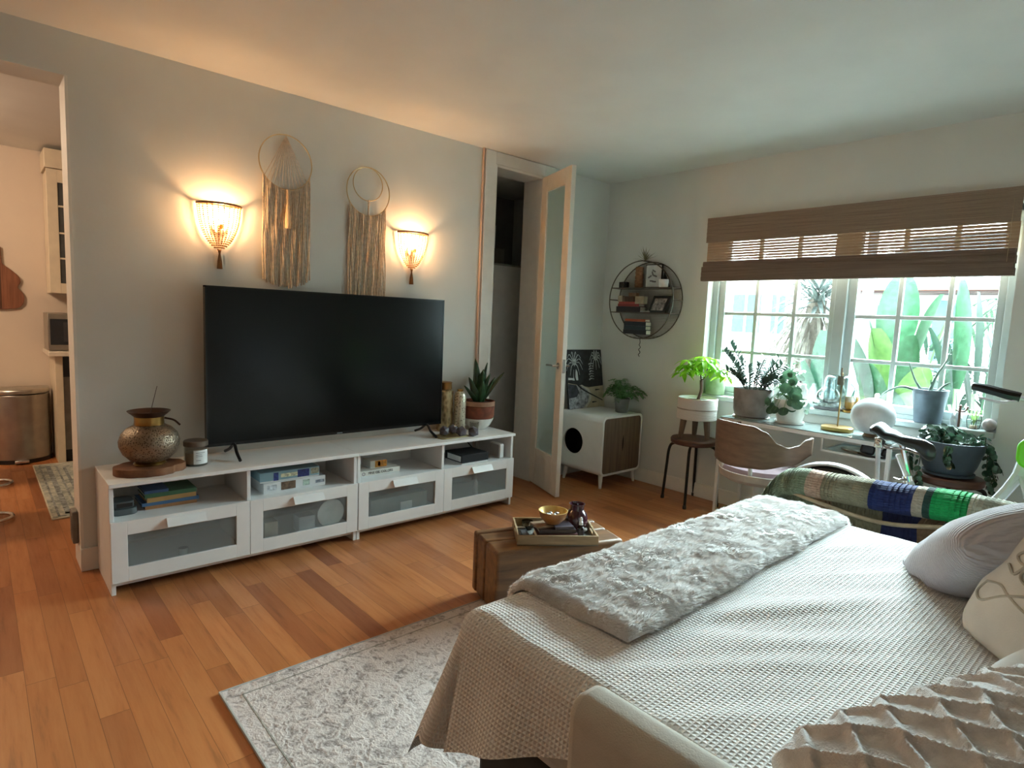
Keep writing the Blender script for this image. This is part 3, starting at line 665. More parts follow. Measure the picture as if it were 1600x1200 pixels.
# ------------------------------------------------------------------ wall sconces
BEAD = pm('wooden_bead', '#b08a60', .5, var=.1, scale=60); RAIL = wood('sconce_rail', '#5f4129', '#7b5636', (20, 4, 4), .5)
def sconce(label, cx):
    T = thing('wall_sconce', label, 'wall lamp', (cx, 0, 1.85), 'beaded wall sconces above the television')
    R, zt, zb = .105, 1.846, 1.62
    part('back_plate', MB().cyl((cx, -.001, 1.74), (cx, -.014, 1.74), .035), pm('cream_plate', '#d9cdb4', .5), T)
    part('top_rail', MB().tube([(cx+R*1.03*math.cos(a), -.012-R*.85*math.sin(a), zt+.004) for a in [PI*k/20 for k in range(21)]], .0065, 8).tube([(cx-R*1.03, -.010, zt+.004), (cx+R*1.03, -.010, zt+.004)], .005, 8), RAIL, T)
    bd = MB(); N = 13
    for k in range(N):
        a = PI*(k+.0)/(N-1); L = 22
        for i in range(L):
            t = i/(L-1); q = R*(1-t**2.4)**.62*(1-.12*t) if t < 1 else 0
            q = max(q, .006); z = zt-.008-(zt-zb-.008)*t
            bd.sphere((cx+q*math.cos(a), -.012-q*.85*math.sin(a), z), .005, 6, 4)
    part('bead_strands', bd, BEAD, T)
    ts = part('tassel', MB().lathe([(.004, 0), (.008, -.006), (.006, -.014), (.005, -.022), (.011, -.06), (.014, -.1), (0, -.1)], (cx, -.016, zb), 14), pm('tassel_brown', '#7a5634', .9, bump=.5, bscale=200), T)
    part('bulb_holder', MB().tube([(cx, -.014, 1.74), (cx, -.05, 1.735), (cx, -.052, 1.75)], .011), BRASS, T)
    bl = part('bulb', MB().lathe([(.008, .012), (.012, .02), (.022, .045), (.023, .055), (.016, .072), (0, .078)], (cx, -.052, 1.74), 20), pm('lit_bulb', '#fff0c8', .3, emit='#ffc58a', estr=160), T)
    return T
sc1 = sconce('left lit beaded wall sconce, above the left end of the television', .577)
dup(sc1, (1.768, 0, 1.85), label='right lit beaded wall sconce, next to the crescent hanging')
# ------------------------------------------------------------------ macrame hangings
CORD = pm('cotton_cord', '#c9b8a2', .9, var=.1, scale=60, bump=.5, bscale=260)
def fringe(cx, cz, R, x0, x1, zb, n, seed, ed=0.0):
    r = random.Random(seed); m = MB()
    for k in range(n):
        x = x0+(x1-x0)*k/(n-1); dx = max(-.999, min(.999, (x-cx)/R)); zt = cz-R*math.sqrt(1-dx*dx)
        b = zb(x)+r.uniform(-.012, .006); pts = []
        for i in range(9):
            t = i/8; pts.append((x+.004*math.sin(7*t+k*1.7)*t+r.uniform(-.0015, .0015), -.016-.006*r.random()+.003*math.sin(5*t+k), zt+(b-zt)*t))
        m.tube(pts, [.0036]*8+[.0046], 6)
    return m
m1 = thing('macrame_hanging', 'gold ring macrame with fanned strings and a centre tassel, left of the two', 'wall hanging', (.93, 0, 1.45), 'macrame hangings above the television')
cx, cz, R = .93, 2.138, .149
part('ring', MB().tube(circ((cx, -.018, cz), R, 48), .0034, 8, closed=True), GOLD, m1)
m = MB()
for k in range(13):
    a = PI*1.5+(k-6)*.155
    m.tube([(cx, -.018, cz+R-.003), (cx+R*math.cos(a), -.018, cz+R*math.sin(a))], .0016, 5)
part('fan_strings', m, CORD, m1)
part('fringe', fringe(cx, cz, R, cx-.128, cx+.138, lambda x: 1.452+.33*max(0, abs(x-cx)-.03), 34, 5), CORD, m1)
part('tassel', MB().tube([(cx+.005, -.028, cz-R), (cx+.005, -.03, cz-R-.08)], .006, 8).lathe([(.006, 0), (.011, -.012), (.009, -.022), (.014, -.07), (.017, -.12), (.015, -.135), (0, -.135)], (cx+.005, -.032, cz-R-.08), 12), pm('tassel_cream', '#d9bd98', .9, bump=.5, bscale=220), m1)
m2 = thing('macrame_hanging', 'crescent ring macrame with a smaller inner ring, right of the two', 'wall hanging', (1.443, 0, 1.43), 'macrame hangings above the television')
cx, cz, R = 1.443, 2.063, .146
part('outer_ring', MB().tube(circ((cx, -.018, cz), R, 48), .0034, 8, closed=True), GOLD, m2)
part('inner_ring', MB().tube(circ((cx-.004, -.018, cz+.045), .1, 40), .003, 8, closed=True), GOLD, m2)
part('tie', MB().tube([(cx, -.02, cz-.05), (cx, -.021, cz-R)], .0055, 8), CORD, m2)
part('fringe', fringe(cx, cz, R, cx-.127, cx+.122, lambda x: 1.40+.05*abs(x-cx), 32, 9), CORD, m2)
# ------------------------------------------------------------------ kitchen seen through the opening
STEEL = pm('brushed_steel', '#a9a39b', .28, 1, var=.04)
bn = thing('waste_bin', 'brushed steel pedal bin against the kitchen wall', 'bin', (-.16, 2.77, 0))
def dsec(r, z, n=28): return None
def Dshape(w, d, cx, cy):
    P = [(cx+w/2*math.cos(a), cy-d*.35-d*.65*math.sin(a)*1.0) for a in [PI*k/24 for k in range(25)]]
    return [(cx+w/2, cy+.02)] + P + [(cx-w/2, cy+.02)]
part('body', MB().prism(Dshape(.40, .27, -.165, 2.87), .03, .55), STEEL, bn, bevel=.004)
part('lid', MB().prism(Dshape(.41, .275, -.165, 2.875), .555, .595), pm('lid_steel', '#bdb8b0', .3, 1), bn, bevel=.012)
part('base', MB().prism(Dshape(.405, .275, -.165, 2.872), .0, .03), BLACK, bn)
part('pedal', MB().obox((-.17, 2.575, .025), (.09, .05, .018)), CHROME, bn, bevel=.004)
ct = thing('kitchen_counter', 'white kitchen base unit with an end panel and pale worktop', 'kitchen cabinet', (.6, 2.7, 0))
part('worktop', MB().box(.012, 2.19, 2.42, 2.945, .872, .91), pm('pale_worktop', '#e0d4c2', .35), ct, bevel=.005)
part('end_panel', MB().box(.055, .105, 2.47, 2.945, 0, .872), pm('cream_cabinet', '#dccdb4', .45, var=.02), ct, bevel=.003)
part('carcass', MB().box(.75, 2.19, 2.47, 2.945, .08, .872), pm('cream_cabinet', '#dccdb4', .45, var=.02), ct)
dw = thing('dishwasher', 'grey dishwasher with a dark control strip beside the white end panel', 'dishwasher', (.42, 2.7, 0))
part('body', MB().box(.108, .745, 2.52, 2.94, .1, .868), pm('appliance_grey', '#8b857f', .4, .4), dw)
part('control_strip', MB().box(.108, .745, 2.505, 2.52, .7, .862), pm('appliance_black', '#1b1b22', .3), dw)
part('kick_plate', MB().box(.108, .745, 2.53, 2.54, .0, .12), BLACK, dw)
mw = thing('microwave', 'steel microwave oven on the kitchen worktop', 'microwave', (.28, 2.65, .91))
part('body', MB().box(.02, .52, 2.5, 2.86, .915, 1.21), STEEL, mw, bevel=.005)
part('door', MB().box(.035, .42, 2.488, 2.5, .96, 1.165), pm('oven_glass', '#22252c', .15), mw)
part('window', MB().box(.12, .38, 2.4865, 2.4885, .985, 1.14), pm('oven_window', '#3b3b40', .25), mw)
uc = thing('kitchen_wall_cabinet', 'cream wall cabinet with glass panes above the microwave', 'kitchen cabinet', (.4, 2.77, 1.37))
CR = pm('cream_cabinet', '#dccdb4', .45, var=.02)
part('carcass', MB().box(.058, .9, 2.62, 2.945, 1.37, 2.33), CR, uc)
dr = MB().box(.055, .125, 2.6, 2.62, 1.37, 2.34).box(.4, .47, 2.6, 2.62, 1.37, 2.34).box(.125, .4, 2.6, 2.62, 1.37, 1.45).box(.125, .4, 2.6, 2.62, 2.24, 2.34)
for z in (1.64, 1.84, 2.05): dr.box(.125, .4, 2.603, 2.62, z, z+.014)
dd = part('door', dr, CR, uc, bevel=.002)
part('glass', MB().box(.125, .4, 2.609, 2.613, 1.45, 2.24), pm('dark_pane', '#4a4a49', .15), dd)
part('cornice', MB().box(.045, .9, 2.59, 2.945, 2.345, 2.49), CR, uc, bevel=.004)
half = [(.05, 1.72), (.052, 1.62), (.058, 1.585), (.11, 1.54), (.155, 1.49), (.165, 1.45), (.15, 1.415), (.15, 1.395), (.175, 1.36), (.185, 1.32), (.175, 1.27), (.14, 1.235), (.06, 1.222)]
P = bez([(x, z, 0) for x, z in half], 48); P = [(p.x, p.y) for p in P]
gx = -.278
gt = thing('cutting_board', 'guitar shaped wooden board hanging on the kitchen wall', 'cutting board', (gx, 2.94, 1.22))
part('board', MB().prism([(gx+x, z) for x, z in P]+[(gx-x, z) for x, z in reversed(P)], 2.925, 2.949, 'XZ'), wood('board_wood', '#6a3f2c', '#8f5b40', (30, 4, 2), .5, .1), gt, bevel=.003)
part('stripe', MB().box(gx+.028, gx+.042, 2.9235, 2.926, 1.225, 1.71), pm('board_stripe', '#51301f', .5), gt)
t = NT('vintage_rug'); v = t.coord()
f1 = t.noise(v, 9, 6, .7); f2 = t.noise(v, 60, 3, .6)
t.l(t.ramp(t.math('MULTIPLY_ADD', f2, .3, t.math('MULTIPLY', f1, .75)), [(.38, '#5f6663'), (.5, '#9a9f97'), (.62, '#c2c0b2')]), t.b.inputs['Base Color']); t.b.inputs['Roughness'].default_value = .95; t.bump(f2, .5, .004)
kr = thing('kitchen_rug', 'faded grey-blue runner rug on the kitchen floor', 'rug', (.35, 1.72, 0))
part('pile', MB().box(-.108, .95, .93, 2.46, 0.0005, .009), t.m, kr)
st = MB()
for d, w in ((.03, .012), (.07, .03), (.13, .012), (.17, .02)):
    st.box(-.108+d, -.108+d+w, .93+d, 2.46-d, .009, .0096).box(-.108+d, .95, .93+d, .93+d+w, .009, .0096)
part('border_stripe', st, pm('rug_dark', '#7d8382', .95, var=.3, scale=40), kr)
part('edge_binding', MB().tube([(.95, .93, .006), (-.108, .93, .006), (-.108, 2.46, .006), (.95, 2.46, .006)], .006, 6), pm('rug_cream', '#c9c4b2', .95), kr)
def bar_stool(label, y):
    T = thing('bar_stool', label, 'stool', (-.52, y, 0), 'chrome bar stools by the kitchen opening')
    loop = []
    for k in range(13):
        a = -PI/2+PI*k/12; loop.append((-.33+.075*math.cos(a), y+.085*math.sin(a), .018))
    P = [(-.75, y-.085, .018)] + loop + [(-.75, y+.085, .018), (-.82, y+.08, .03), (-.84, y+.06, .3), (-.78, y+.06, .72), (-.5, y+.06, .74), (-.5, y-.06, .74), (-.78, y-.06, .72), (-.84, y-.06, .3), (-.82, y-.08, .03)]
    part('base_frame', MB().tube(P, .011, 10, closed=True), CHROME, T)
    part('seat', MB().prism(rrect(-.8, -.44, y-.19, y+.19, .06), .745, .79), pm('stool_seat', '#e3e1dc', .5), T, bevel=.012)
    part('backrest', MB().prism(rrect(y-.19, y+.19, .8, 1.0, .05), -.83, -.8, 'YZ'), pm('stool_seat', '#e3e1dc', .5), T, bevel=.008)
    part('back_rail', MB().tube([(-.815, y-.1, .78), (-.83, y-.1, .88)], .01).tube([(-.815, y+.1, .78), (-.83, y+.1, .88)], .01), CHROME, T)
    return T
bs = bar_stool('chrome framed bar stool further from the camera, behind the other stool', 1.96)
dup(bs, (-.55, 1.1, 0), label='chrome framed bar stool nearer the opening edge')
dv = thing('air_freshener', 'grey plug-in unit low on the kitchen opening edge', 'device', (-.07, .1, .1))
part('body', MB().box(-.092, -.067, .06, .15, .122, .285), pm('grey_unit', '#77736d', .4), dv, bevel=.006)
part('face', MB().box(-.0935, -.0915, .075, .135, .15, .26), pm('grey_unit_dark', '#55524e', .4), dv)
kl = thing('ceiling_lamp', 'round warm kitchen ceiling lamp', 'ceiling lamp', (-1.3, 1.5, 2.42))
part('shade', MB().lathe([(0, -.07), (.1, -.06), (.16, -.02), (.17, .0), (.17, .03)], (-1.3, 1.5, 2.485), 32), pm('lamp_glass', '#fff1d8', .4, emit='#ffd9a0', estr=6), kl)
part('canopy', MB().lathe([(.18, .03), (.18, .035)], (-1.3, 1.5, 2.485), 32), WHITE, kl)
lamp('kitchen_light', (-1.3, 1.5, 2.33), 20, (1, .76, .55), .15)
# ------------------------------------------------------------------ closet behind the narrow door
cl = thing('closet_divider', 'tall grey board closing the lower closet', 'divider', (2.95, .8, 0))
part('board', MB().box(2.47, 3.55, .50, .52, 0.0, 1.77), pm('closet_pale', '#d3d5d2', .6, var=.02), cl)
part('edge', MB().box(2.47, 3.55, .496, .524, 1.77, 1.785), pm('closet_grey_edge', '#8f918e', .6), cl)
sf = thing('closet_shelf', 'deep shelf above the grey closet panel', 'shelf', (2.95, 1.0, 1.78))
part('board', MB().box(2.31, 3.6, .526, 1.245, 1.76, 1.78), pm('closet_grey', '#9fa29f', .6, var=.02), sf)
part('riser', MB().box(2.78, 3.4, .95, .965, 1.78, 1.96), pm('riser_grey', '#a8aaa8', .6), sf)
part('upper_board', MB().box(2.78, 3.4, .95, 1.24, 1.96, 1.975), pm('riser_grey', '#a8aaa8', .6), sf)
pf_ = thing('picture_frame', 'small framed picture standing in the dark closet top', 'picture frame', (3.3, 1.05, 1.975))
part('frame', MB().box(3.2, 3.36, 1.04, 1.06, 1.976, 2.2), pm('frame_grey', '#c7c9c6', .5), pf_)
part('picture', MB().box(3.22, 3.34, 1.037, 1.0405, 1.996, 2.18), pm('picture_grey', '#5f625f', .6, var=.6, scale=25), pf_)
one('storage_box', MB().box(2.78, 3.05, .99, 1.2, 1.976, 2.17), pm('dark_box', '#2a2c30', .7), 'dark storage box left of the small framed picture', 'box', bevel=.006)
one('folded_fabric', MB().obox((3.2, .88, 1.805), (.4, .1, .045), (0, 0, .1)), pm('dark_fabric', '#3a3b3c', .9, var=.4), 'folded dark fabric at the front of the closet shelf', 'fabric', bevel=.012)
tw = MB().grid(lambda u, v: (2.482+.05*u+.004*math.sin(9*v), .3+.02*math.sin(u*8)+.02*u, .98+1.02*v), 8, 24)
one('towel', tw, pm('pale_towel', '#b9bab5', .95, bump=.4), 'pale towel hanging inside the left door jamb', 'towel', solid=.008, origin=(2.5, .3, 2.0))
hk = thing('wall_hook', 'small metal hooks on the closet side', 'hook', (2.5, .5, 1.1))
part('hook', MB().tube([(2.475, .35, 1.12), (2.515, .35, 1.12), (2.525, .35, 1.08), (2.515, .35, 1.05)], .006), DARKM, hk)
part('post', MB().box(2.474, 2.482, .33, .37, .05, 1.16), pm('closet_grey', '#9fa29f', .6, var=.02), hk)
part('bracket', MB().box(2.31, 2.474, .345, .355, 1.13, 1.15), DARKM, hk)
# ------------------------------------------------------------------ litter cabinet in the corner
lc = thing('pet_cabinet', 'white rounded pet cabinet with a round side hole and wood door', 'cabinet', (3.49, -.27, 0))
X0, X1, Y0, Y1, Z0, Z1 = 3.235, 3.742, -.515, -.05, .105, .583
shell = MB()
outer = rrect(X0, X1, Z0, Z1, .045, 6); inner = rrect(X0+.016, X1-.016, Z0+.016, Z1-.016, .034, 6); n = len(outer)
vs = [(u, Y0, v) for u, v in outer]+[(u, Y0, v) for u, v in inner]+[(u, Y1, v) for u, v in outer]+[(u, Y1, v) for u, v in inner]
fs = []
# the left side wall carries a round hole: build the tube wall, leaving the left flat out
for i in range(n):
    j = (i+1) % n
    fs += [(i, j, n+j, n+i), (2*n+i, 3*n+i, 3*n+j, 2*n+j)]
    left = abs(outer[i][0]-X0) < 1e-6 and abs(outer[j][0]-X0) < 1e-6
    if not left: fs += [(i, 2*n+i, 2*n+j, j), (n+i, n+j, 3*n+j, 3*n+i)]
shell.add(vs, fs)
HY, HZ, HR = -.205, .345, .106
zA, zB = Z0+.045, Z1-.045
for xx in (X0, X0+.016):
    N = 32; ring = []; edge = []
    for k in range(N):
        a = 2*PI*k/N; cy_, cz_ = math.cos(a), math.sin(a); ring.append((xx, HY+HR*cy_, HZ+HR*cz_))
        # hit the rectangle
        ts = []
        if cy_ > 1e-9: ts.append((Y1-HY)/cy_)
        if cy_ < -1e-9: ts.append((Y0-HY)/cy_)
        if cz_ > 1e-9: ts.append((zB-HZ)/cz_)
        if cz_ < -1e-9: ts.append((zA-HZ)/cz_)
        tt = min(ts); edge.append([xx, HY+tt*cy_, HZ+tt*cz_])
    for (cy_, cz_) in ((Y0, zA), (Y0, zB), (Y1, zA), (Y1, zB)):
        e = min(edge, key=lambda p: (p[1]-cy_)**2+(p[2]-cz_)**2); e[1], e[2] = cy_, cz_
    shell.add(ring+[tuple(e) for e in edge], [(k, (k+1) % N, N+(k+1) % N, N+k) for k in range(N)])
N = 32
rim = MB().grid(lambda u, v: (X0+.016*v, HY+HR*math.cos(2*PI*u), HZ+HR*math.sin(2*PI*u)), N, 1, closed_u=True)
shell.add(rim.v, rim.f)
part('body', shell, WHITE, lc, smooth=40)
part('back_panel', MB().box(X0+.012, X1-.012, Y1-.01, Y1-.004, Z0+.01, Z1-.01), BLACK, lc)
part('inner_tray', MB().box(X0+.03, X1-.03, Y0+.04, Y1-.03, Z0+.017, Z0+.09), pm('tray_grey', '#b9bcbd', .5), lc)
part('inner_dark_block', MB().box(X0+.2, X1-.02, Y0+.02, Y1-.02, Z0+.1, Z1-.02), pm('dark_inside', '#1d1d1e', .9), lc)  # dark block fills the inside so the round hole reads dark
dr = part('door', MB().prism(rrect(X0+.017, X1-.017, Z0+.017, Z1-.017, .033, 6), Y0+.004, Y0+.018, 'XZ'), wood('grey_walnut', '#4a3b31', '#75604f', (34, 3, 1.4), .5, .1), lc)
gx_, gz_ = 3.502, .352
part('handle_slot', MB().prism([(gx_+.009*math.sin(PI*t/10)*(1 if s > 0 else -1), gz_+.068*(-1+2*t/10 if s > 0 else 1-2*t/10)) for s in (1, -1) for t in range(10)], Y0+.0025, Y0+.0045, 'XZ'), pm('slot_dark', '#1e1714', .8), dr)
for x in (X0+.05, X1-.05):
    for y in (Y0+.04, Y1-.05):
        part('leg', MB().cyl((x, y, Z0+.002), (x+(.012 if x > 3.5 else -.012), y-(.012 if y < -.3 else -.012), 0), .019, .011, 14), WHITE, lc)
# painting leaning on the back wall
pt = thing('painting', 'black and white painting of palms over a pale beach, leaning on the wall', 'painting', (3.53, -.07, .584))
PW, PH = .452, .50; px0 = 3.288
def pl_(x, z, d=0): return (px0+x, -.1+.078*(z/PH)-d, .586+z*.99)
part('canvas', MB().add([pl_(x, z, d) for d in (0, -.018) for x, z in ((0, 0), (PW, 0), (PW, PH), (0, PH))], [(0, 1, 2, 3), (7, 6, 5, 4), (0, 4, 5, 1), (1, 5, 6, 2), (2, 6, 7, 3), (3, 7, 4, 0)]), pm('canvas_black', '#1c1d1f', .6, var=.5, scale=18), pt, smooth=0)
def flat(poly, d): return MB().add([pl_(x, z, d) for x, z in poly], [tuple(range(len(poly)))])
def strip(pts, w, d):
    m = MB(); P = bez([(x, z, 0) for x, z in pts], 14); k = len(P)
    vs = []
    for i, p in enumerate(P):
        t = (P[min(i+1, k-1)]-P[max(i-1, 0)]).normalized(); nn = Vector((-t.y, t.x, 0)); ww = w*(1-.7*i/k)
        vs += [pl_(p.x+nn.x*ww/2, p.y+nn.y*ww/2, d), pl_(p.x-nn.x*ww/2, p.y-nn.y*ww/2, d)]
    return m.add(vs, [(2*i, 2*i+1, 2*i+3, 2*i+2) for i in range(k-1)])
part('sand', flat([(.0, .0), (PW, .0), (PW, .185), (.26, .175), (.12, .2), (0, .22)], .001), pm('beach_cream', '#b5a98c', .7, var=.1), pt)
part('water', flat([(0, .0), (.17, .0), (.24, .05), (.262, .1), (.24, .15), (.16, .19), (0, .215)], .0016), pm('water_grey', '#83858a', .6, var=.5, scale=30), pt)
part('surf', flat([(.17, .0), (.21, .0), (.275, .06), (.29, .11), (.262, .16), (.17, .2), (.15, .195), (.235, .152), (.258, .1), (.235, .05)], .002), pm('surf_white', '#c9c5b8', .7, var=.1), pt)
part('dark_water', flat([(0, .09), (.1, .1), (.13, .14), (.1, .2), (0, .215)], .0022), pm('ink_blue', '#30323c', .6, var=.4, scale=30), pt)
part('house', flat([(.005, .245), (.045, .245), (.07, .24), (.13, .24), (.125, .31), (.11, .335), (.08, .33), (.07, .26), (.005, .265)], .0022), pm('paint_white', '#d4dad8', .7), pt)
pmw = pm('paint_silver', '#a4a8a7', .7, var=.3, scale=50)
for (cx_, cz_, R) in ((.09, .385, .11), (.37, .415, .08)):
    br = MB()
    for k in range(11):
        an = .1+k*.58; q = strip([(cx_, cz_), (cx_+R*.6*math.cos(an), cz_+R*.6*math.sin(an)+.03), (cx_+R*math.cos(an), cz_+R*math.sin(an)*.9-.02)], .012, .0024); br.add(q.v, q.f)
    part('painted_palm', br, pmw, pt)
br = MB()
for k in range(7): q = strip([(.27+.01*(k % 2), .24+.022*k), (.3, .25+.022*k), (.335, .245+.022*k)], .014, .0024); br.add(q.v, q.f)
part('painted_bush', br, pmw, pt)
br = MB()
for k in range(9): q = strip([(.02+.02*k, .06+.003*k), (.027+.02*k, .065+.003*k)], .008, .0032); br.add(q.v, q.f)
part('painted_ripples', br, pmw, pt)
tk = MB()
for pts, w in (([(.1, .36), (.085, .27), (.12, .2), (.2, .15), (.32, .1), (.43, .055)], .022), ([(.34, .15), (.4, .152)], .014), ([(.29, .045), (.35, .047)], .014)):
    s = strip(pts, w, .0034); tk.add(s.v, s.f)
part('palm_trunk', tk, pm('paint_ink', '#17171a', .6), pt)
# fern
fp = thing('potted_fern', 'leafy green plant in a small grey pot on the white pet cabinet', 'potted plant', (3.6, -.40, .583))
c = (3.6, -.40, .584)
part('pot', MB().lathe([(.045, 0), (.05, .004), (.064, .118), (.058, .12), (.05, .1), (0, .1)], c, 28), pm('grey_pot', '#767a78', .6, var=.06), fp)
part('soil', MB().lathe([(.052, .1), (0, .104)], c, 16), SOIL, fp)
fo, sm = MB(), MB(); r = random.Random(21)
for k in range(46):
    a = r.uniform(0, 2*PI); e = r.uniform(.25, 1.35); L = r.uniform(.12, .2)
    P = bez([(c[0], c[1], .69), (c[0]+L*.55*math.cos(a)*math.cos(e)*1.3, c[1]+L*.55*math.sin(a)*math.cos(e)*1.5, .69+L*.9*math.sin(e)), (c[0]+L*math.cos(a)*(.6*math.cos(e)+.3), c[1]+L*math.sin(a)*(.75*math.cos(e)+.35), .70+L*.9*math.sin(e)-r.uniform(.01, .06))], 8)
    P = [Vector((min(p.x, XW-.012), p.y, p.z)) for p in P]
    sm.tube(P, .0016, 4)
    for i in range(2, len(P)):
        for sg in (-1, 1):
            d = Vector((math.cos(a+sg*1.1), math.sin(a+sg*1.1), r.uniform(-.3, .3)))
            if P[i].x+d.x*.035 > XW-.01: d.x = -abs(d.x)
            fo.leaf(P[i], d, r.uniform(.026, .042), .017, .6, .15, 3)
part('foliage', fo, leafmat('fern_leaf', '#3f6a3d', '#6f9a63', .3), fp); part('stems', sm, leafmat('fern_stem', '#4f7a45', '#5e8a50', .1), fp)
# ------------------------------------------------------------------ round wall shelf
WIRE = pm('bronze_wire', '#5d564c', .45, .6)
ws = thing('round_wall_shelf', 'round wire wall shelf with two boards, above the pet cabinet', 'shelf', (XW, -.495, 1.2))
cy0, cz0, R = -.493, 1.517, .312; xf, xb = 3.628, 3.757
part('front_ring', MB().tube(circ((xf, cy0, cz0), R, 60, 'x'), .0045, 8, closed=True), WIRE, ws)
part('back_ring', MB().tube(circ((xb, cy0, cz0), R, 60, 'x'), .004, 8, closed=True), WIRE, ws)
mesh_ = MB()
for k in range(-24, 25):
    y = k*.0128
    if abs(y) < R: h = math.sqrt(R*R-y*y); mesh_.tube([(xb-.001, cy0+y, cz0-h), (xb-.001, cy0+y, cz0+h)], .0008, 4).tube([(xb-.002, cy0-h, cz0+y), (xb-.002, cy0+h, cz0+y)], .0008, 4)
part('mesh_back', mesh_, WIRE, ws)
zs1, zs2 = 1.618, 1.418
for z in (zs1, zs2):
    h = math.sqrt(R*R-(z-cz0)**2)
    part('shelf_board', MB().box(xf, xb, cy0-h, cy0+h, z-.008, z), pm('shelf_brown', '#5b5046', .5, var=.12), ws)
part('spacer', MB().cyl((xf, cy0, cz0-R), (xb, cy0, cz0-R), .004).cyl((xf, cy0, cz0+R), (xb, cy0, cz0+R), .004).cyl((xf, cy0-R, cz0), (xb, cy0-R, cz0), .004).cyl((xf, cy0+R, cz0), (xb, cy0+R, cz0), .004), WIRE, ws)
ft = MB()
for k in range(9):
    a = PI*1.5+(k-4)*.1; ft.tube([(xf, cy0+R*math.cos(a), cz0+R*math.sin(a)), (xb, cy0+R*math.cos(a), cz0+R*math.sin(a))], .0018, 5)
part('floor_wires', ft, WIRE, ws)
def Y(px): return -.138-(px-953)*.00631
cm = thing('toy_camera', 'small black camera at the left of the top shelf board', 'camera', (3.69, Y(975), zs1))
part('body', MB().box(3.67, 3.71, Y(981), Y(968.5), zs1, zs1+.05), BLACK, cm, bevel=.004)
part('lens', MB().cyl((3.67, Y(975), zs1+.025), (3.652, Y(976), zs1+.025), .018), pm('lens_ring', '#34322f', .3), cm)
cw = MB()
for k in range(5): cw.lathe([(.03, 0), (.034, .008), (.034, .026), (.03, .034)], (3.70, Y(997.5), zs1+.034*k), 20)
one('carved_figure', cw, wood('carved_wood', '#6b4a33', '#94694a', (20, 20, 30), .7), 'carved brown wooden block standing on the top shelf board', 'carving')
fm = thing('picture_frame', 'black framed white print on the top shelf board', 'picture frame', (3.72, Y(1018), zs1))
part('frame', MB().box(3.712, 3.724, Y(1031), Y(1006), zs1, zs1+.19), BLACK, fm)
part('print', MB().box(3.7108, 3.7125, Y(1030), Y(1007), zs1+.008, zs1+.182), pm('print_white', '#cfd2d3', .5), fm)
sk = MB()
for (y, z, a) in ((1019, .135, .5), (1017, .115, 1.2), (1013, .09, 2.6), (1021, .095, .3), (1016, .055, .1), (1020, .05, .05)):
    sk.obox((3.7102, Y(y), zs1+z), (.0012, .035, .012), (a, 0, 0))
part('ink_mark', sk, pm('grey_ink', '#77757a', .7), fm)
one('dark_pyramid', MB().add([(3.70, Y(1042), zs1), (3.74, Y(1042), zs1), (3.74, Y(1031.5), zs1), (3.70, Y(1031.5), zs1), (3.73, Y(1033), zs1+.13)], [(0, 1, 2, 3), (0, 1, 4), (1, 2, 4), (2, 3, 4), (3, 0, 4)]), BLACK, 'dark pointed ornament behind the small white pot', 'ornament', smooth=0)
one('mini_pot', MB().lathe([(.032, 0), (.036, .005), (.041, .062), (.036, .062), (.03, .045), (0, .045)], (3.668, Y(1039), zs1), 24), pm('white_ceramic', '#e6e4de', .25), 'small white pot at the right of the top shelf board', 'pot')
R0 = random.Random(5)
def shelf_books(z, yc, items, group):
    for col, th, L, W, rot, lab in items:
        book(lab, 3.695-W/2, 3.695+W/2, yc-L/2, yc+L/2, z+.0004, th, col, group, rot=rot, spine='x-'); z += th+.0006
    return z
g = 'books on the round wall shelf'
z = shelf_books(zs2, Y(988), (('#2f2327', .045, .24, .085, .03, 'thick dark maroon book at the base of the middle shelf stack'), ('#8e2f2c', .022, .22, .08, -.02, 'red book in the middle shelf stack'), ('#a23a33', .016, .2, .08, .03, 'brighter red thin book on top of the middle shelf stack')), g)
one('small_tin', MB().box(3.66, 3.70, Y(977), Y(969.5), z, z+.05), pm('tin_cream', '#b3a78f', .5, var=.2), 'small cream box standing on the red books', 'box', bevel=.002)
one('leather_box', MB().box(3.66, 3.72, Y(996), Y(981), z, z+.045), pm('leather_brown', '#4a3428', .6, var=.15), 'brown leather box on the red books', 'box', bevel=.003)
one('wooden_card', MB().box(3.67, 3.71, Y(998), Y(986), z+.0455, z+.075), pm('card_tan', '#8a6a50', .6), 'tan block on the brown leather box', 'block')
one('cream_box', MB().box(3.645, 3.70, Y(1013), Y(999.5), z-.017, z+.045), pm('cream_block', '#a79a80', .6, var=.1), 'cream box standing right of the red books', 'box', bevel=.002)
fm = thing('photo_frame', 'dark framed family photo leaning on the middle shelf board', 'picture frame', (3.70, Y(1032), zs2))
part('frame', MB().add([(x, y, z) for x, y, z in ((3.665, Y(1018), zs2), (3.665, Y(1044), zs2), (3.715, Y(1047), zs2+.135), (3.715, Y(1021), zs2+.135), (3.68, Y(1018), zs2), (3.68, Y(1044), zs2), (3.73, Y(1047), zs2+.135), (3.73, Y(1021), zs2+.135))], [(0, 1, 2, 3), (4, 5, 6, 7), (0, 1, 5, 4), (1, 2, 6, 5), (2, 3, 7, 6), (3, 0, 4, 7)]), pm('frame_black', '#1d1e22', .35), fm, smooth=0)
part('photo', MB().add([(3.6655, Y(1023), zs2+.018), (3.6655, Y(1041), zs2+.018), (3.7045, Y(1043), zs2+.115), (3.7045, Y(1025), zs2+.115)], [(0, 1, 2, 3)]).mat(Matrix.Translation((-.0035, 0, 0))), pm('photo_grey', '#7a726e', .3, var=.6, scale=40), fm)
pb = [MB().sphere((3.65, Y(u), zs2+.007), (.012, .014, .0075), 10, 6) for u in (1011, 1017, 1021)]
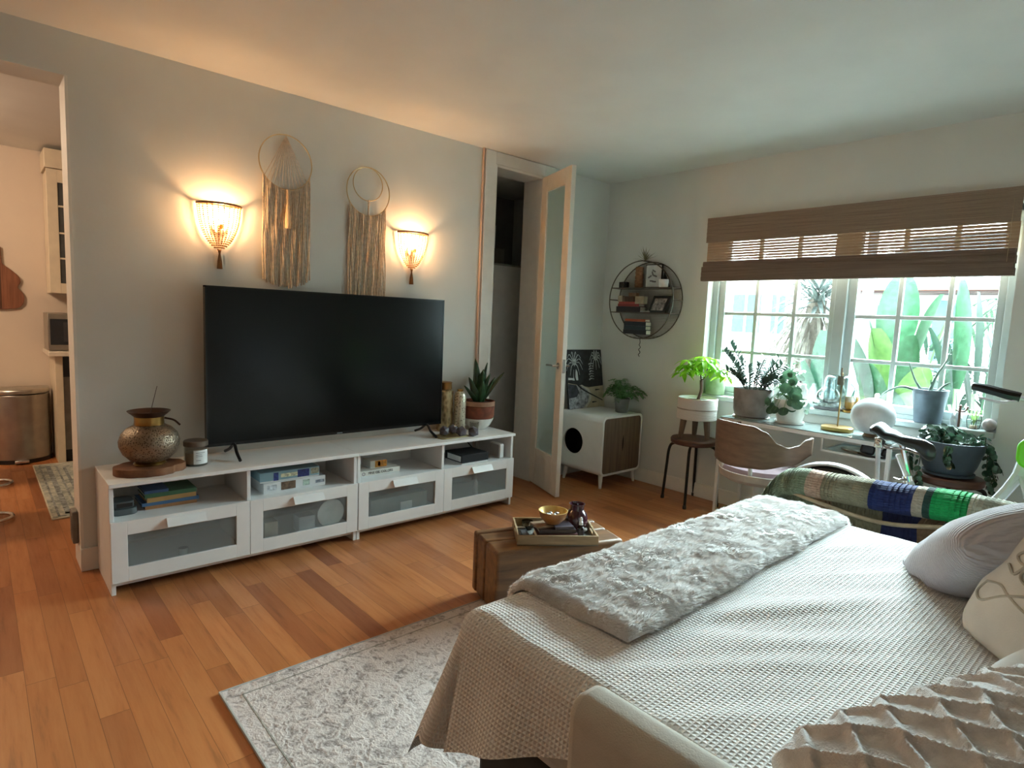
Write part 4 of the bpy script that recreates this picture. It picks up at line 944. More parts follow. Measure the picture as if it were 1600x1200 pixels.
for m_, lb_ in zip(pb, ('left white pebble in front of the photo frame', 'middle white pebble in front of the photo frame', 'right white pebble in front of the photo frame')):
    one('pebble', m_, pm('pebble_white', '#bdb9b2', .6), lb_, 'pebble', 'pebbles on the round shelf')
zb_ = cz0-math.sqrt(R*R-.13**2)+.004
shelf_books(zb_, Y(1000), (('#24222b', .036, .225, .075, .04, 'dark book lowest in the bottom stack of the round shelf'), ('#2c3a40', .032, .22, .075, 0, 'dark teal book second in the bottom stack of the round shelf'), ('#1f2530', .034, .225, .075, -.03, 'navy book third in the bottom stack of the round shelf'), ('#b45a3a', .02, .2, .075, .02, 'orange book on top of the bottom stack')), g)
ap = MB(); r = random.Random(8)
for k in range(34):
    a = r.uniform(0, 2*PI); e = r.uniform(.1, 1.4); d = (math.cos(a)*math.cos(e)*.6, math.sin(a)*math.cos(e), math.sin(e))
    ap.leaf((3.69, Y(1006), cz0+R+.006), d, r.uniform(.07, .12), .008, r.uniform(.0, .5), .2, 5)
one('air_plant', ap, leafmat('air_leaf', '#6d6a4e', '#8f8b68', .2), 'spiky tan air plant sitting on top of the round shelf', 'plant', origin=(3.69, Y(1006), cz0+R))
hx, hy = 3.70, Y(1005)
one('spiral_pendant', MB().tube([(hx, hy, cz0-R)]+[(hx+.0*k, hy-.002+.008*math.sin(k*.9)*(1 if k > 8 else .2), cz0-R-.006*k) for k in range(1, 26)], .0028, 6), DARKM, 'thin twisted metal pendant hanging under the round shelf', 'pendant')
# ------------------------------------------------------------------ stools with plants
SEATW = wood('stool_seat_wood', '#3a2219', '#5a3728', (14, 14, 40), .45, .2)
def stool(label, x, y, zt, r=.165, rot=.4):
    T = thing('stool', label, 'stool', (x, y, 0), 'round wooden stools with dark metal legs')
    part('seat', MB().lathe([(r*.94, zt-.045), (r, zt-.036), (r*1.01, zt-.012), (r*.97, zt-.002), (0, zt)], (x, y, 0), 40), SEATW, T)
    for k in range(4):
        a = rot+k*PI/2; ca, sa = math.cos(a), math.sin(a)
        P = bez([(x+.03*ca, y+.03*sa, zt-.05), (x+(r-.03)*ca, y+(r-.03)*sa, zt-.055), (x+(r+.008)*ca, y+(r+.008)*sa, zt-.1), (x+(r+.02)*ca, y+(r+.02)*sa, .25), (x+(r+.035)*ca, y+(r+.035)*sa, .01)], 24)
        lg = part('leg', MB().tube(P, .0105, 8), DARKM, T)
        part('rubber_foot', MB().cyl((x+(r+.035)*ca, y+(r+.035)*sa, 0), (x+(r+.034)*ca, y+(r+.034)*sa, .025), .014), BLACK, lg)
    return T
stool('stool under the white legged planter with the money tree', 3.575, -1.105, .495)
mp_ = thing('money_tree', 'bright green money tree in a white ribbed planter on three wooden legs', 'potted plant', (3.575, -1.115, .495))
c = (3.575, -1.115, .495)
t = NT('ribbed_white'); v = t.coord(); wv = t.n('ShaderNodeTexWave', _wave_type='BANDS', _bands_direction='Z'); wv.inputs['Scale'].default_value = 40; wv.inputs['Distortion'].default_value = 2; t.l(v, wv.inputs['Vector'])
t.l(t.ramp(wv.outputs[0], [(.2, '#c4c0ba'), (.6, '#dcd9d4')]), t.b.inputs['Base Color']); t.b.inputs['Roughness'].default_value = .7; t.bump(wv.outputs[0], .5, .004)
part('pot', MB().lathe([(.135, .145), (.142, .15), (.143, .3), (.138, .305), (.13, .29), (0, .28)], c, 48), t.m, mp_)
part('band', MB().lathe([(.1435, .218), (.1445, .220), (.1445, .226), (.1435, .228)], c, 48, caps=False), pm('band_grey', '#9c958c', .7), mp_)
part('soil', MB().lathe([(.131, .285), (0, .29)], c, 24), SOIL, mp_)
LEGW = wood('planter_leg_wood', '#4f3f34', '#6f5c4c', (20, 20, 4), .6)
for k, a in enumerate((2.6, 4.5, .6)):
    part('leg', MB().cyl((c[0]+.1*math.cos(a), c[1]+.1*math.sin(a), .642), (c[0]+.118*math.cos(a), c[1]+.118*math.sin(a), .4992), .024, .017, 14), LEGW, mp_)
part('trunk', MB().tube(bez([(c[0], c[1], .78), (c[0]+.012, c[1]-.015, .85), (c[0]-.005, c[1]-.02, .93)], 10), .012, 8).tube(bez([(c[0]-.005, c[1]-.02, .93), (c[0]+.01, c[1]-.09, 1.0), (c[0], c[1]-.14, 1.03)], 8), .006, 6).tube([(c[0]-.005, c[1]-.02, .93), (c[0]-.02, c[1]+.0, 1.05)], .006, 6).tube([(c[0]-.005, c[1]-.02, .93), (c[0]+.03, c[1]+.03, 1.03)], .005, 6), pm('money_trunk', '#4c382c', .8, var=.2), mp_)
fo = MB(); r = random.Random(31)
for (hx_, hy_, hz_) in ((-.02, 0, 1.06), (.0, -.14, 1.03), (.03, .03, 1.04), (-.06, -.06, 1.07), (.02, -.08, 1.09), (-.03, .07, 1.02), (.05, -.04, 1.06), (-.07, .03, 1.0), (.0, -.03, 1.1), (-.03, -.12, 1.0), (.02, .1, .98), (-.05, .1, 1.03), (-.02, -.17, 1.02), (-.06, .06, 1.07), (.01, -.2, .97), (-.04, .12, .97)):
    a0 = r.uniform(0, 6)
    for k in range(7):
        a = a0+k*.9; fo.leaf((c[0]+hx_, c[1]+hy_, hz_), (math.cos(a), math.sin(a), .25), r.uniform(.09, .14), .036, r.uniform(.9, 1.7), .12, 6)
fo.v = [(min(p[0], XW-.01), p[1], p[2]) for p in fo.v]
part('foliage', fo, leafmat('money_leaf', '#6fae28', '#a5d63c', .6), mp_)
# ------------------------------------------------------------------ glass desk
WM = pm('white_metal', '#dfe0de', .35, var=.015)
t = NT('desk_glass'); t.b.inputs['Base Color'].default_value = lin('#a9b8b6'); t.b.inputs['Roughness'].default_value = .06; t.b.inputs['Transmission Weight'].default_value = .45; t.b.inputs['IOR'].default_value = 1.3
DG = t.m
dx0, dx1, dy0, dy1, dz = 3.365, 3.725, -1.415, -2.455, .72
dk = thing('desk', 'white metal framed desk with a glass top under the window', 'desk', (3.545, -1.94, 0))
s_ = .022
fr = MB()
for x in (dx0, dx1-s_):
    for y in (dy0-s_, dy1): part('leg', MB().box(x, x+s_, y, y+s_, 0, dz-.006), WM, dk, bevel=.002)
fr.box(dx0, dx1, dy0-s_, dy0, dz-.03, dz-.006).box(dx0, dx1, dy1, dy1+s_, dz-.03, dz-.006).box(dx0, dx0+s_, dy1+s_, dy0-s_, dz-.03, dz-.006).box(dx1-s_, dx1, dy1+s_, dy0-s_, dz-.03, dz-.006)
part('foot_bar', MB().box(dx0+.001, dx1-.001, dy0-s_+.001, dy0-.001, .02, .04), WM, dk); part('foot_bar', MB().box(dx0+.001, dx1-.001, dy1+.001, dy1+s_-.001, .02, .04), WM, dk)
part('frame', fr, WM, dk, bevel=.002)
part('top', MB().box(dx0+.004, dx1-.004, dy1+.004, dy0-.004, dz-.006, dz), DG, dk)
lw = MB().box(dx0, dx1, -2.095, -2.085, .61, .622).box(dx0, dx0+.01, -2.095, -2.085, .622, dz-.03).box(dx1-.01, dx1, -2.095, -2.085, .622, dz-.03).box(dx0, dx0+.01, dy1+s_, -2.095, .61, .622).box(dx1-.01, dx1, dy1+s_, -2.095, .61, .622)
part('lower_shelf_frame', lw, WM, dk)
part('lower_shelf', MB().box(dx0+.01, dx1-.01, dy1+s_, -2.095, .612, .62), pm('shelf_glass_white', '#c3d2d2', .12), dk)
one('saucer', MB().lathe([(0, 0), (.07, .0), (.085, .012), (.08, .014), (0, .006)], (3.5, -2.24, .6222), 32), pm('tan_dish', '#a89c88', .5), 'shallow tan dish on the lower desk shelf', 'dish')
gg = thing('headphones', 'black folded headphones on the lower desk shelf', 'headphones', (3.45, -2.36, .622))
part('earcup', MB().obox((3.43, -2.32, .658), (.06, .075, .055), (.2, .15, .3)), BLACK, gg, bevel=.012)
part('earcup', MB().obox((3.46, -2.405, .649), (.06, .04, .05), (.3, .1, .2)), BLACK, gg, bevel=.012)
part('band', MB().tube(bez([(3.40, -2.28, .632), (3.38, -2.34, .628), (3.40, -2.42, .63), (3.46, -2.42, .64)], 16), .005), BLACK, gg)
# plants on the desk
CONC = pm('concrete_grey', '#8f8a88', .85, var=.14, scale=10, bump=.4, bscale=40)
zp = thing('potted_zz_plant', 'dark feathered zamioculcas in a large grey concrete pot at the desk end', 'potted plant', (3.555, -1.545, dz))
c = (3.555, -1.545, dz)
part('pot', MB().lathe([(.085, 0), (.11, .012), (.122, .05), (.128, .19), (.122, .2), (.114, .195), (.11, .165), (0, .165)], c, 44), CONC, zp)
part('saucer', MB().lathe([(.115, 0.0005), (.12, .006), (.1, .004)], c, 32), pm('saucer_white', '#cfcfca', .5), zp)
part('soil', MB().lathe([(.11, .175), (0, .18)], c, 24), SOIL, zp)
fo, st = MB(), MB(); r = random.Random(41)
for (a, e, L) in ((2.2, 1.1, .33), (1.6, 1.28, .36), (1.0, 1.2, .26), (4.5, 1.1, .26), (5.2, .95, .24), (3.6, 1.25, .24), (4.9, 1.3, .28), (.2, 1.1, .2), (3.0, 1.35, .22), (4.1, .8, .2), (5.8, 1.2, .22), (1.2, .95, .24), (2.0, .9, .22), (4.7, .75, .22), (3.9, 1.4, .27)):
    b = Vector((c[0]+.04*math.cos(a), c[1]+.04*math.sin(a), c[2]+.17)); d = Vector((.6*math.cos(a)*math.cos(e), math.sin(a)*math.cos(e), math.sin(e)))
    P = bez([b, b+d*L*.5, b+d*L+Vector((0, .12*L*math.sin(a), -.03))], 14); st.tube(P, .004, 6)
    for i in range(3, len(P)):
        tn = (P[i]-P[i-1]).normalized(); sd = tn.cross(Vector((1, 0, .2))).normalized()
        for sg in (-1, 1): fo.leaf(P[i], sd*sg+tn*.75+Vector((r.uniform(-.3,.3), 0, r.uniform(-.1,.2))), .055*(1-.4*abs(i/len(P)-.5)), .026, .2, .15, 4)
fo.v = [(min(p[0], XW+.06), p[1], p[2]) for p in fo.v]
part('foliage', fo, leafmat('zz_leaf', '#22332b', '#3b5142', .12, .3), zp); part('stems', st, leafmat('zz_stem', '#33493a', '#45604a', .05), zp)
pp = thing('potted_pilea', 'round-leaved pilea in a smooth white pot beside the concrete pot', 'potted plant', (3.55, -1.805, dz))
c = (3.55, -1.805, dz)
part('pot', MB().lathe([(.07, 0.004), (.075, .006), (.08, .03), (.105, .16), (.1, .162), (.092, .13), (0, .13)], c, 40), pm('white_ceramic', '#e6e4de', .25), pp)
part('saucer', MB().lathe([(.07, 0), (.088, .003), (.09, .016), (.085, .016), (.08, .006)], c, 32), pm('white_ceramic', '#e6e4de', .25), pp)
part('soil', MB().lathe([(.093, .14), (0, .145)], c, 20), SOIL, pp)
fo, st = MB(), MB(); r = random.Random(51)
def round_leaf(m, p, nrm, R):
    nrm = Vector(nrm).normalized(); u = nrm.orthogonal().normalized(); w_ = nrm.cross(u); k0 = len(m.v)
    m.v.append(tuple(Vector(p)-nrm*R*.12)); m.v += [tuple(Vector(p)+(u*math.cos(2*PI*k/12)+w_*math.sin(2*PI*k/12))*R) for k in range(12)]
    m.f += [(k0, k0+1+k, k0+1+(k+1) % 12) for k in range(12)]
for k in range(58):
    a = r.uniform(0, 2*PI); rad = r.uniform(.03, .13); z = dz+.16+r.uniform(-.06, .17)*(1 if rad < .1 else .6)-(.1*(rad > .11))
    p = (c[0]+rad*math.cos(a)-.03, c[1]+rad*math.sin(a)+.02, max(z, dz+.09))
    st.tube(bez([(c[0], c[1], dz+.14), ((c[0]+p[0])/2, (c[1]+p[1])/2, max(p[2], dz+.17)+.02), p], 6), .0016, 4)
    round_leaf(fo, p, (math.cos(a)*.8-.5, math.sin(a)*.8, r.uniform(.3, 1)), r.uniform(.02, .036))
part('foliage', fo, leafmat('pilea_leaf', '#2c4a35', '#55775a', .25, .35), pp); part('stems', st, leafmat('fern_stem', '#4f7a45', '#5e8a50', .1), pp)
# brass lamp and moon lamp
bl = thing('table_lamp', 'slim brass lamp with clear bell shade on the desk', 'lamp', (3.55, -2.10, dz))
c = (3.55, -2.10, dz)
part('base', MB().lathe([(.088, 0), (.09, .003), (.09, .022), (.086, .026), (0, .026)], c, 40), BRASS, bl)
part('rod', MB().tube([(c[0]+.005, c[1], dz+.02), (c[0]+.005, c[1], dz+.36)], .0045, 8), BRASS, bl)
part('arm', MB().tube([(c[0]+.005, c[1], dz+.355), (c[0]-.012, c[1]+.0, dz+.36)], .004), BRASS, bl)
part('bell_shade', MB().lathe([(.088, .19), (.09, .2), (.09, .31), (.08, .335), (.06, .343), (.01, .345), (.01, .343), (.06, .341), (.078, .333), (.088, .31), (.088, .19)], (c[0]-.012, c[1], dz), 40), glass_thin('bell_glass', '#eef6f6', .12), bl)
part('socket', MB().cyl((c[0]-.012, c[1], dz+.342), (c[0]-.012, c[1], dz+.285), .019).cyl((c[0]-.012, c[1], dz+.342), (c[0]-.012, c[1], dz+.39), .0055), wood('cork', '#6e5a48', '#8d7660', (30, 30, 30), .7), bl)
part('bulb', MB().lathe([(0, .205), (.022, .212), (.034, .235), (.032, .255), (.018, .275), (.014, .287)], (c[0]-.012, c[1], dz), 24), glass_thin('bulb_glass', '#f4f4f0', .2), bl)
ml = thing('moon_lamp', 'round white globe lamp on the desk behind the bicycle saddle', 'lamp', (3.52, -2.30, dz))
t = NT('moon_white'); f = t.noise(t.coord(), 7, 5, .6); t.l(t.ramp(f, [(.35, '#c9ccd0'), (.65, '#e6e8ea')]), t.b.inputs['Base Color']); t.b.inputs['Roughness'].default_value = .7; t.bump(f, .3, .005)
part('globe', MB().sphere((3.52, -2.30, dz+.122), (.112, .118, .108), 32, 20), t.m, ml)
part('stand', MB().lathe([(.04, 0), (.045, .003), (.034, .02), (.03, .02)], (3.52, -2.30, dz), 24), pm('stand_wood', '#7d6650', .6), ml)
one('dark_stone', MB().sphere((3.6, -2.415, dz+.02), (.03, .028, .0205), 12, 8), pm('black_stone', '#3a3739', .5, var=.3), 'dark smooth stone on the desk right of the globe lamp', 'stone')
one('tape_roll', MB().lathe([(.02, 0), (.03, 0), (.03, .018), (.02, .018), (.02, 0)], (3.66, -2.40, dz), 24), pm('brown_ring', '#5b4a44', .5), 'small brown ring on the desk behind the dark stone', 'ring')
# ------------------------------------------------------------------ window sill things
SZ = WZ0+.0065
c = (3.80, -1.12, SZ)
jar = thing('glass_jar', 'pale green glass jar at the left end of the window sill', 'jar', c)
part('body', MB().lathe([(.06, 0), (.07, .005), (.072, .13), (.055, .15), (.05, .17), (.048, .17), (.05, .15), (.066, .128), (.066, .01), (0, .008)], c, 28), leafmat('green_jar', '#a9bd98', '#c6d6b8', .5, .25), jar)
part('lid', MB().lathe([(.046, .165), (.053, .17), (.053, .182), (0, .186)], c, 24), pm('jar_lid', '#c9cec2', .5), jar)
st_ = thing('potted_rubber_plant', 'small glossy-leaved plant in a white tub on the sill behind the pilea', 'potted plant', (3.80, -1.60, SZ))
c = (3.80, -1.60, SZ)
part('pot', MB().lathe([(.055, 0), (.06, .004), (.07, .11), (.064, .11), (.06, .09), (0, .09)], c, 30), pm('pale_green_pot', '#dfe6dc', .4), st_)
part('soil', MB().lathe([(.062, .095), (0, .098)], c, 16), SOIL, st_)
fo, st = MB(), MB(); r = random.Random(61)
for k in range(9):
    a = r.uniform(0, 2*PI); P = bez([(c[0], c[1], SZ+.09), (c[0]+.02*math.cos(a), c[1]+.06*math.sin(a), SZ+.16), (c[0]+.025*math.cos(a), c[1]+.15*math.sin(a)-.03, SZ+.2+.1*r.random())], 8); st.tube(P, .0022, 5)
    for i in range(3, len(P)):
        for q in range(2):
            b = r.uniform(0, 2*PI); fo.leaf(P[i], (math.cos(b)*.6, math.sin(b), .4), .05, .028, .3, .12, 4)
fo.v = [(min(p[0], XW+.085), p[1], p[2]) for p in fo.v]
part('foliage', fo, leafmat('rubber_leaf', '#45644f', '#7a9a80', .35, .3), st_); part('stems', st, leafmat('fern_stem', '#4f7a45', '#5e8a50', .1), st_)
sb = thing('white_bottle', 'white plastic bottle on the sill left of the figurine', 'bottle', (3.80, -1.775, SZ))
part('body', MB().lathe([(.028, 0), (.03, .004), (.03, .11), (.016, .13), (.016, .15), (0, .15)], (3.80, -1.775, SZ), 24), pm('bottle_white', '#f0f0f0', .4), sb)
part('grip', MB().tube(bez([(3.80, -1.745, SZ+.03), (3.80, -1.725, SZ+.08), (3.80, -1.735, SZ+.14), (3.80, -1.76, SZ+.175)], 14), .008), pm('grip_brown', '#4a3a36', .5), sb)
# seated figurine
fg = thing('figurine', 'silvery seated cross-legged figurine on the window sill', 'figurine', (3.79, -1.945, SZ))
SIL = pm('aged_silver', '#a8b0b0', .35, .6, var=.3, scale=40, bump=.4, bscale=120)
x, y, z = 3.79, -1.945, SZ
part('plinth', MB().prism([(x+.045*math.cos(a), y+.088*math.sin(a)) for a in [2*PI*k/28 for k in range(28)]], z, z+.022), pm('plinth_grey', '#6f6d72', .5), fg, bevel=.004)
bd = MB().lathe([(.02, .04), (.038, .06), (.034, .1), (.04, .13), (.02, .15), (.012, .158)], (x, y, z), 20)
bd.sphere((x, y, z+.175), (.02, .02, .025), 16, 10).sphere((x, y, z+.203), (.009, .009, .01), 10, 6)
for s in (1, -1):
    bd.tube(bez([(x, y+s*.036, z+.135), (x-.012, y+s*.062, z+.1), (x-.03, y+s*.05, z+.07), (x-.035, y+s*.012, z+.06)], 12), .0105, 8)
    bd.tube(bez([(x, y+s*.02, z+.045), (x-.02, y+s*.075, z+.04), (x-.035, y+s*.05, z+.034), (x-.04, y-s*.02, z+.034)], 12), .0155, 8)
part('figure', bd, SIL, fg)
am = thing('amber_candle', 'amber glass candle on the sill behind the brass lamp', 'candle', (3.80, -2.085, SZ))
c = (3.80, -2.085, SZ)
part('holder', MB().lathe([(.05, 0), (.055, .003), (.055, .014), (.03, .02), (0, .02)], c, 28), BRASS, am)
part('glass', MB().lathe([(.03, .02), (.04, .03), (.042, .1), (.039, .1), (.036, .03), (0, .024)], c, 28), pm('amber', '#b58f35', .2, trans=.6), am)
one('thermometer', MB().prism(rrect(-2.235, -2.205, SZ, SZ+.14, .012), 3.815, 3.828, 'YZ'), pm('pinkish_white', '#e2cfc8', .5, var=.15, scale=50), 'small pinkish white upright gadget on the sill beside the candle', 'gadget', bevel=.002)
ab = thing('potted_aloe', 'thin-leaved aloe in a blue-grey metal bucket on the sill', 'potted plant', (3.80, -2.505, SZ))
c = (3.80, -2.505, SZ)
part('pot', MB().lathe([(.065, 0), (.068, .003), (.088, .165), (.09, .168), (.09, .176), (.092, .2), (.087, .2), (.08, .17), (0, .165)], c, 36), pm('zinc_blue', '#5f6b76', .5, .3, var=.1), ab)
part('soil', MB().lathe([(.082, .175), (0, .18)], c, 20), SOIL, ab)
st = MB()
for P in ([(3.80, -2.50, 1.0), (3.79, -2.53, 1.1), (3.79, -2.57, 1.19), (3.79, -2.585, 1.26)], [(3.79, -2.47, .99), (3.78, -2.43, 1.05), (3.78, -2.40, 1.12), (3.78, -2.385, 1.16)], [(3.77, -2.44, 1.0), (3.74, -2.37, 1.015), (3.72, -2.30, .98), (3.71, -2.265, .935)],
          [(3.81, -2.51, 1.0), (3.8, -2.505, 1.04), (3.79, -2.5, 1.07)], [(3.80, -2.54, 1.0), (3.79, -2.57, 1.04), (3.78, -2.6, 1.065)]):
    q = bez(P, 12); st.tube(q, [.0085*(1-.85*i/(len(q)-1))+.001 for i in range(len(q))], 8)
part('leaves', st, leafmat('aloe_leaf', '#4d6a5a', '#7d998a', .15), ab)
cr = thing('crystal', 'white crystal cluster with a small upright ornament on the sill', 'crystal', (3.80, -2.645, SZ))
m = MB(); r = random.Random(71)
for k in range(12):
    a = r.uniform(0, 2*PI); e = r.uniform(.8, 1.5); L = r.uniform(.05, .1); d = Vector((math.cos(a)*math.cos(e)*.4, math.sin(a)*math.cos(e)*.5, math.sin(e))); b = Vector((3.80, -2.648+r.uniform(-.02, .02), SZ+.006))
    m.tube([b, b+d*L*.75, b+d*L], [.013, .012, .001], 6)
part('quartz', m, pm('quartz', '#dfe6e8', .2, trans=.3), cr, smooth=0)
part('ornament', MB().tube([(3.765, -2.665, SZ+.004), (3.765, -2.665, SZ+.13)], .006).tube(bez([(3.765, -2.645, SZ+.1), (3.765, -2.665, SZ+.092), (3.765, -2.69, SZ+.1), (3.765, -2.7, SZ+.125)], 10), .004), pm('rust_metal', '#6d4b40', .6), cr)
tc_ = thing('terrarium', 'little wire framed glass terrarium on the sill', 'terrarium', (3.80, -2.735, SZ))
m = MB(); y = -2.728; x = 3.80
lo_r = [(x+.028*math.cos(PI/2*k+.5), y+.028*math.sin(PI/2*k+.5), SZ+.003) for k in range(4)]; mid = [(x+.036*math.cos(PI/2*k+.5), y+.036*math.sin(PI/2*k+.5), SZ+.05) for k in range(4)]; tp = [(x+.025*math.cos(PI/2*k+.5), y+.025*math.sin(PI/2*k+.5), SZ+.105) for k in range(4)]
for k in range(4):
    j = (k+1) % 4
    for a, b in ((lo_r[k], lo_r[j]), (mid[k], mid[j]), (tp[k], tp[j]), (lo_r[k], mid[k]), (mid[k], tp[k])): m.tube([a, b], .0018, 5)
part('wire_frame', m, DARKM, tc_)
gm = MB()
for k in range(4):
    j = (k+1) % 4; gm.add([lo_r[k], lo_r[j], mid[j], mid[k]], [(0, 1, 2, 3)]); gm.add([mid[k], mid[j], tp[j], tp[k]], [(0, 1, 2, 3)])
part('glass', gm, glass_thin('window_glass'), tc_, smooth=0)
part('pebbles', MB().prism([(x+.018*math.cos(a), y+.018*math.sin(a)) for a in [2*PI*k/12 for k in range(12)]], SZ+.001, SZ+.02), pm('sand_pink', '#c6ae96', .9, var=.3, scale=80), tc_)
lf = MB()
for k in range(9): lf.leaf((x, y, SZ+.02), (math.cos(k*.7)*.25, math.sin(k*.7)*.3, .9), .1, .01, .4, .2, 4)
part('plant', lf, leafmat('terr_leaf', '#6f8f4e', '#9db672', .3), tc_)
rk = MB().grid(lambda u, v: (3.785+.04*math.sin(PI*v)*math.cos(2*PI*u)*(1+.12*nz(4*math.cos(2*PI*u), 4*math.sin(2*PI*u), 3*v)), -2.802+.034*math.sin(PI*v)*math.sin(2*PI*u)*(1+.1*nz(4*math.cos(2*PI*u), 4*math.sin(2*PI*u), 3*v)), SZ+.035-.035*math.cos(PI*v)), 24, 14, closed_u=True)
one('salt_stone', rk, pm('stone_pinkgrey', '#b7a9ac', .7, var=.15, scale=20, bump=.5), 'rounded pale stone at the right end of the window sill', 'stone')
# ------------------------------------------------------------------ second stool and big blue pot
stool('stool under the large blue-grey pot beside the desk end', 3.545, -2.70, .575, r=.155, rot=.2)
bp = thing('potted_jade', 'trailing jade plant in a large blue-grey pot at the desk end', 'potted plant', (3.535, -2.69, .575))
c = (3.535, -2.69, .5757)
part('pot', MB().lathe([(.085, 0), (.1, .004), (.125, .06), (.148, .14), (.155, .19), (.149, .19), (.135, .15), (0, .15)], c, 44), pm('slate_blue', '#39434c', .45, var=.12), bp)
part('saucer', MB().lathe([(.09, .0005), (.118, .006), (.122, .02), (.116, .02), (.105, .008)], c, 36), pm('slate_dark', '#31383f', .5), bp)
part('soil', MB().lathe([(.14, .165), (0, .172)], c, 24), SOIL, bp)
fo, st = MB(), MB(); r = random.Random(81)
for k in range(46):
    a = r.uniform(0, 2*PI); rad = r.uniform(.02, .15); p0 = (c[0]+rad*math.cos(a), c[1]+rad*math.sin(a), c[2]+.165); h = r.uniform(.02, .085)
    st.tube([p0, (p0[0]+.01, p0[1], p0[2]+h)], .003, 5)
    for q in range(9):
        b = r.uniform(0, 2*PI); round_leaf(fo, (p0[0]+.022*math.cos(b), p0[1]+.022*math.sin(b), p0[2]+h*r.uniform(.3, 1.15)), (math.cos(b)*.7, math.sin(b)*.7, .8), r.uniform(.011, .019))
for (a, drop) in ((-1.2, .2), (-.9, .26), (2.1, .18), (2.6, .24), (-1.6, .12), (3.3, .1)):
    P = bez([(c[0]+.13*math.cos(a), c[1]+.13*math.sin(a), c[2]+.18), (c[0]+.175*math.cos(a), c[1]+.175*math.sin(a), c[2]+.17), (c[0]+.19*math.cos(a), c[1]+.19*math.sin(a), c[2]+.18-drop*.6), (c[0]+.2*math.cos(a), c[1]+.2*math.sin(a)-.02, c[2]+.18-drop)], 14)
    P = [Vector((min(p.x, XW-.02), p.y, p.z)) for p in P]; st.tube(P, .0025, 5)
    for p in P[4:]:
        for q in range(3):
            b = r.uniform(0, 2*PI); round_leaf(fo, (p.x+.014*math.cos(b)-.003, p.y+.014*math.sin(b), p.z), (math.cos(b), math.sin(b), .3), r.uniform(.011, .018))
part('foliage', fo, leafmat('jade_leaf', '#24382c', '#43604a', .1, .25), bp); part('jade_stems', st, pm('jade_stem', '#5a5a48', .7), bp)  # upright and trailing stems of the jade plant
# ------------------------------------------------------------------ woven blind
REED = wood('blind_reed', '#6d5747', '#9c8674', (60, 1.5, 240), .7, .2); REED2 = wood('blind_reed_sheer', '#8a6a50', '#b99878', (60, 1.5, 240), .7, .2)
bd = thing('roman_blind', 'brown woven reed roman blind half raised over the window', 'blind', (XW-.03, -1.917, 1.66))
by0, by1 = -2.832, -1.002
def reeds(z0, z1, step, th, x, wob=.0008, amp=0):
    m = MB(); z = z0; k = 0
    while z < z1:
        q = x+amp*math.sin(k*1.3); dz_ = wob*math.sin(k*2.1)
        m.box(q-th/2, q+th/2, by0, by1, z, z+step*(.9 if th > .004 else (.955 if k % 3 else .90))); z += step; k += 1
    return m
part('valance', reeds(1.948, 2.122, .0072, .006, XW-.048, amp=.0012).box(XW-.044, XW-.043, by0, by1, 1.948, 2.122), REED, bd)
part('head_rail', MB().box(XW-.042, XW-.002, by0+.005, by1-.005, 2.08, 2.12), pm('rail_wood', '#8a6f58', .6), bd)
part('sheer_reeds', reeds(1.79, 1.95, .0062, .0022, XW-.022), REED2, bd)
m = MB(); z = 1.79; rr = random.Random(4)
sh = MB()
for k in range(26):
    zz = 1.792+k*.0062
    sh.box(XW-.0216, XW-.0212, by0, by1, zz+.0056, zz+.0062)
part('weft_threads', MB().box(XW-.0215, XW-.0210, by0, by0+.003, 1.79, 1.95).box(XW-.0215, XW-.0210, by1-.003, by1, 1.79, 1.95), REED2, bd)
fd = MB()
for k, (z0_, z1_, xx, th) in enumerate(((1.765, 1.80, XW-.05, .036), (1.728, 1.768, XW-.056, .044), (1.694, 1.732, XW-.06, .05), (1.662, 1.698, XW-.057, .044))):
    zz = z0_
    while zz < z1_-.001:
        e = .004*math.sin(PI*(zz-z0_)/(z1_-z0_)); fd.box(xx-th/2-e, xx+th/2, by0-.004*(k % 2), by1+.004*(k % 2)+.002, zz, zz+.0064); zz += .0068
part('stacked_folds', fd, wood('blind_fold', '#57473d', '#836f62', (60, 1.5, 240), .75, .2), bd)
part('cord', MB().tube([(XW-.082, by0+.03, 2.06), (XW-.084, by0+.03, 1.7)], .0015).tube([(XW-.05, -1.917, 1.95), (XW-.05, -1.917, 1.8)], .001), pm('cord_tan', '#a08870', .8), bd)
# ------------------------------------------------------------------ desk chair
def rotbuild(root, x, y, rz): root.rotation_euler = (0, 0, rz)
cx, cy = 3.15, -1.83; ch = thing('desk_chair', 'bentwood desk chair with white swivel base in front of the glass desk', 'chair', (cx, cy, 0))
PLY = wood('ply_shell', '#6b5444', '#826856', (6, 6, 30), .5, .06)
a_back = math.radians(163)
def lerp_tab(t, tab):
    for (a, va), (b, vb) in zip(tab, tab[1:]):
        if t <= b:
            s = (t-a)/(b-a); s = s*s*(3-2*s); return va+(vb-va)*s
    return tab[-1][1]
top_t = [(0, .775), (30, .77), (44, .745), (60, .68), (72, .662), (84, .675), (96, .708), (108, .716)]
bot_t = [(0, .515), (40, .525), (75, .56), (108, .615)]
def shell_p(u, v, off=0):
    th = -108+216*u; t = abs(th); R = .264+off+.02*(t/108)**2
    zt, zb = lerp_tab(t, top_t), lerp_tab(t, bot_t); z = zb+(zt-zb)*v
    a = a_back+math.radians(th); R += .025*(z-.6)
    return (cx+R*math.cos(a), cy+R*math.sin(a), z)
part('back_shell', MB().grid(shell_p, 72, 12), PLY, ch, solid=.012, bevel=0)
cu = MB().lathe([(.0, .425), (.17, .43), (.225, .445), (.235, .47), (.22, .495), (.12, .505), (0, .505)], (cx, cy, 0), 40)
part('seat_cushion', cu, pm('mauve_fabric', '#a08a92', .95, var=.08, bump=.4, bscale=200), ch)
